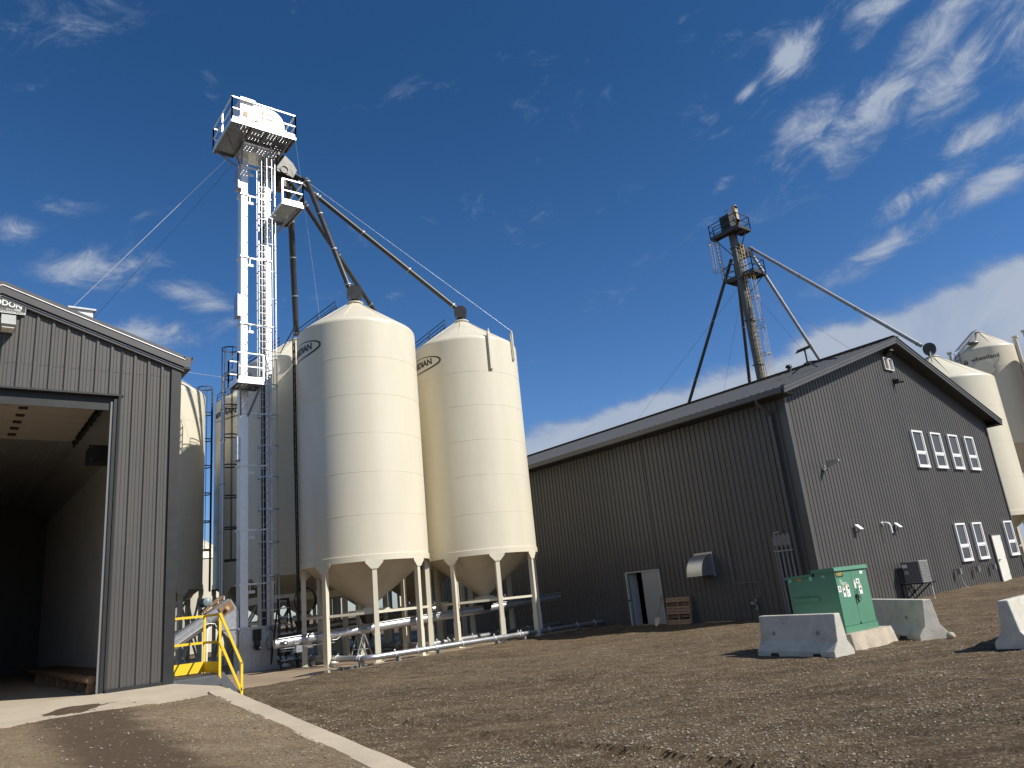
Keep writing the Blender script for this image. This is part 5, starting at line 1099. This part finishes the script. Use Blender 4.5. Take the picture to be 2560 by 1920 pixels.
q = MB(); q.tube([a_ + dx * k - yv * .15 + nz_ * h for k, h in ((1.75, .09), (2.05, .1), (2.25, .03), (2.25, -.1), (2.12, -.17), (1.95, -.16))], .010, 6); q.tube([a_ + dx * .8 - yv * .15 + nz_ * .06, a_ + dx * 1.9 - yv * .15 + nz_ * .07], .010, 6); q.build('cable', 'galv_bright', TR)
q = MB(); q.box(10.0, 10.25, 25.1, 25.4, .55, .77); q.bar((9.5, 25.2, .72), (11.4, 25.2, .72), .05, .03); q.build('discharge_foot', 'galv', TR)
q = MB()
for s_ in (3.18, 6.35, 9.85):
    c = a_ + dx * s_; o_ = MB(); x, z = c.x, c.z
    o_.quad((x - .13, 25.125, z - .02), (x + .13, 25.125, z - .02), (x + .13, 25.125, z + .10), (x - .13, 25.125, z + .10)); lb_ = o_.build('brand_label', 'lampgrey', TR)
    t_ = MB(); put_text(t_, 'RAD', .105, lambda u, v: (x + u, 25.121, z + .04 + v), .002); t_.build('lettering', 'ink', lb_)
o_ = MB(); c = a_ + dx * 2.55; o_.quad((c.x - .04, 25.128, c.z + .02), (c.x + .04, 25.128, c.z + .02), (c.x + .04, 25.128, c.z + .12), (c.x - .04, 25.128, c.z + .12)); o_.build('warning_label', 'paper', TR)
tr2 = thing('trough_conveyor', 'shaded trough conveyor in the second row under the rear silos', 'conveyor', (10.6, 30.2, 1.1), 'trough conveyors under the silos')
for ch in KIDS(TR):
    if ch.name.split('.')[0] in ('trough', 'lid', 'joint_band'): copy_tree(ch, tr2)
# pneumatic pipes on the pad
def duct(label, pts, r, clamps, mat='galv', segs=True):
    t = thing('blower_pipe', label, 'pipe', pts[0], 'blower pipes along the pad'); P = [Vector(p) for p in pts]
    MB().tube(P, r, 18).build('pipe', mat, t); q = MB(); L_ = [0]
    for a, b in zip(P, P[1:]): L_.append(L_[-1] + (b - a).length)
    def at_(s_):
        for i in range(len(P) - 1):
            if s_ <= L_[i + 1]: return P[i].lerp(P[i + 1], (s_ - L_[i]) / (L_[i + 1] - L_[i])), (P[i + 1] - P[i]).normalized()
        return P[-1], (P[-1] - P[-2]).normalized()
    for s_ in clamps:
        p, d = at_(s_); q.lathe([(r, -.02), (r + .018, -.02), (r + .018, .02), (r, .02)], p, 18, False, ax=d); q.tube([p + Vector((0, 0, r)), p + Vector((0, 0, r + .05)), p + d * .04 + Vector((0, 0, r + .05))], .012, 6)
    q.build('clamp', 'galv_bright', t)
    for s_ in clamps[::2]: p, d = at_(s_ + .15); MB().bar((p.x, p.y, .0), (p.x, p.y, p.z - r), .16, .10, tuple(d)).build('stand', 'galv_grey', t)
    return t
bend = [(10.95 + .45 - .45 * cos(R(a)), 22.35 + .0 - .33 * sin(R(a)), .25) for a in range(0, 81, 10)]
duct('bright galvanised blower pipe lying along the front edge of the silo pad', [(10.95, 29.5, .25), (10.95, 24, .25)] + bend + [(17., 22.95, .245), (23.06, 24.05, .22)], .088, [3.3, 5.5, 7.05, 7.2, 8.4, 9.3, 10.1, 11.3, 12.9, 14.2, 14.35, 16.0, 17.8, 19.0])
bend = [(14.85 + .5 - .5 * cos(R(a)), 25.3 - .42 * sin(R(a)), .24) for a in range(0, 74, 8)]
duct('shaded blower pipe running parallel behind the bright one', [(14.85, 32, .24), (14.85, 27, .24)] + bend + [(19, 25.85, .24), (23.06, 26.9, .23)], .088, [3, 5, 5.9, 6.6, 7.4, 8, 9.4, 11, 13], 'galv_grey')
# step ladder
sl_ = thing('step_ladder', 'black and silver step ladder standing between the elevator boot and nearest silo', 'step ladder', (10.25, 26.9, 0))
def ffr(m, x0, x1, y0, y1, zt, w0, w1):
    for sx, ww in ((x0, -1), (x1, 1)): m.bar((sx - ww * 0 + ww * (w0 - 0) * 0, y0, 0), (x0 + (x1 - x0) / 2 + ww * w1 / 2, y1, zt), .07, .03)
q = MB(); zt = 2.32
for k in (-1, 1):
    q.bar((10.28 + k * .30, 26.45, 0), (10.28 + k * .175, 26.95, zt), .075, .03, (0, 1, 0)); q.bar((10.28 + k * .28, 27.5, 0), (10.28 + k * .175, 26.98, zt), .05, .03, (0, 1, 0))
q.box(10.09, 10.47, 26.85, 27.1, zt - .02, zt + .05); q.build('rail', 'black', sl_)
for i in range(7):
    f_ = (i + 1) / 8.; z = zt * f_; y = 26.45 + .5 * f_; w_ = .30 - .125 * f_; MB().box(10.28 - w_, 10.28 + w_, y - .03, y + .06, z - .02, z + .02).build('tread', 'galv', sl_)
q = MB()
for i in range(6): f_ = (i + 1) / 8.; z = zt * f_; y = 27.5 - .52 * f_; w_ = .28 - .105 * f_; q.bar((10.28 - w_, y, z), (10.28 + w_, y, z), .02, .02)
for f_ in (.125, .25):
    z = zt * f_; y = 26.45 + .5 * f_
    for k in (-1, 1): q.bar((10.28 + k * .12, y - .02, z - .02), (10.28 + k * .28, y - .03, z - .26), .014, .014)
q.build('brace', 'galv', sl_)
# sawhorse under the trough
sw = thing('conveyor_stand', 'weathered A-frame stand propping the trough conveyor beneath the nearer silo', 'stand', (12.42, 25.3, 0))
q = MB()
for y in (25.05, 25.5):
    q.bar((12.08, y, 0), (12.38, y, .86), .07, .04); q.bar((12.78, y, 0), (12.45, y, .86), .07, .04); q.bar((12.18, y, .38), (12.66, y, .38), .03, .03)
q.bar((12.38, 25.0, .84), (12.38, 25.55, .84), .05, .05); q.build('frame', 'galv_grey', sw)
# pails, sacks and clutter under the silos
tag(MB().lathe([(0, .0), (.15, 0), (.18, .36), (.185, .36), (.185, .38), (0, .38)], (15.95, 25.27, 1.30), 22).build('pail', 'lampgrey', None, (15.95, 25.27, 1.30)), 'grey pail standing on the trough conveyor between the two front silos', 'pail')
def sack(x, y, s_, lb_):
    m = MB(); vs = []
    for i in range(7):
        t = pi * i / 6
        for j in range(12):
            a = 2 * pi * j / 12; k = 1 + .22 * noise.noise(Vector((x + cos(a) * 2, y + sin(a) * 2, i))); vs.append((x + s_ * sin(t) * cos(a) * k, y + s_ * .7 * sin(t) * sin(a) * k, .004 + s_ * .42 * (1 + cos(t)) * k))
    m.add(vs, [(i * 12 + j, i * 12 + (j + 1) % 12, (i + 1) * 12 + (j + 1) % 12, (i + 1) * 12 + j) for i in range(6) for j in range(12)], True)
    tag(m.build('sack', 'white', None, (x, y, 0)), lb_, 'sack', 'sacks on the pad')
sack(10.45, 27.2, .17, 'crumpled pale sack under the step ladder'); sack(11.35, 25.2, .17, 'crumpled pale sack behind the second leg of the nearer silo')
# old equipment shapes deep under the bins
for i, (x, y, w_, h_, lb_) in enumerate(((11.9, 31.5, .9, 1.25, 'dark blower motor on a skid under the shaded silo'), (16.0, 32.6, 1.2, 1.1, 'dark blower unit on a skid in the shade behind the front silos'))):
    t = thing('blower_unit', lb_, 'blower', (x, y, 0), 'blowers under the silos'); q = MB(); q.lathe([(0, 0), (.42, 0), (.42, .34), (0, .34)], (x, y, .62), 26, False, ax=(0, -1, 0)); q.box(x - .1, x + .55, y - .3, y - .05, .8, 1.04); q.build('scroll', 'black', t)
    q = MB(); q.cyl((x, y + .1, .62), (0, 1, 0), .18, .5, 18); q.build('motor', 'darksteel', t); q = MB(); q.box(x - w_ / 2, x + w_ / 2, y - .5, y + .7, .02, .16); q.bar((x - .35, y - .1, .16), (x - .15, y - .1, .5), .06, .06); q.bar((x + .35, y - .1, .16), (x + .15, y - .1, .5), .06, .06); q.build('skid', 'darksteel', t)
hh_ = MB()
for k in range(4): hh_.tube([(11.45 + (.40 + .01 * k) * sin(2 * pi * i / 32), 27.84 - .02 * k, 2.25 + (.48 - .015 * k) * cos(2 * pi * i / 32)) for i in range(32)], .017, 6, closed=True)
tag(hh_.build('coiled_hose', 'rubber', None, (11.45, 27.84, 2.25)), 'coiled black hose hanging from the girt of the shaded silo', 'hose')
cb = MB(); cb.tube([(10.45, 26.05, .05), (10.44, 26.05, 4), (10.40, 26.02, 8), (10.47, 26.1, 12), (10.6, 26.2, 12.6)], .014, 6)
cb.tube([(10.6, 26.2, 12.6), (10.3, 27., 11.7), (9.9, 27.4, 11.9)], .02, 6)
tag(cb.build('cable', 'rubber', None, (10.45, 26.05, 0)), 'black cable hanging down the shaded edge of the nearer silo', 'cable')
S.cycles.use_denoising = True
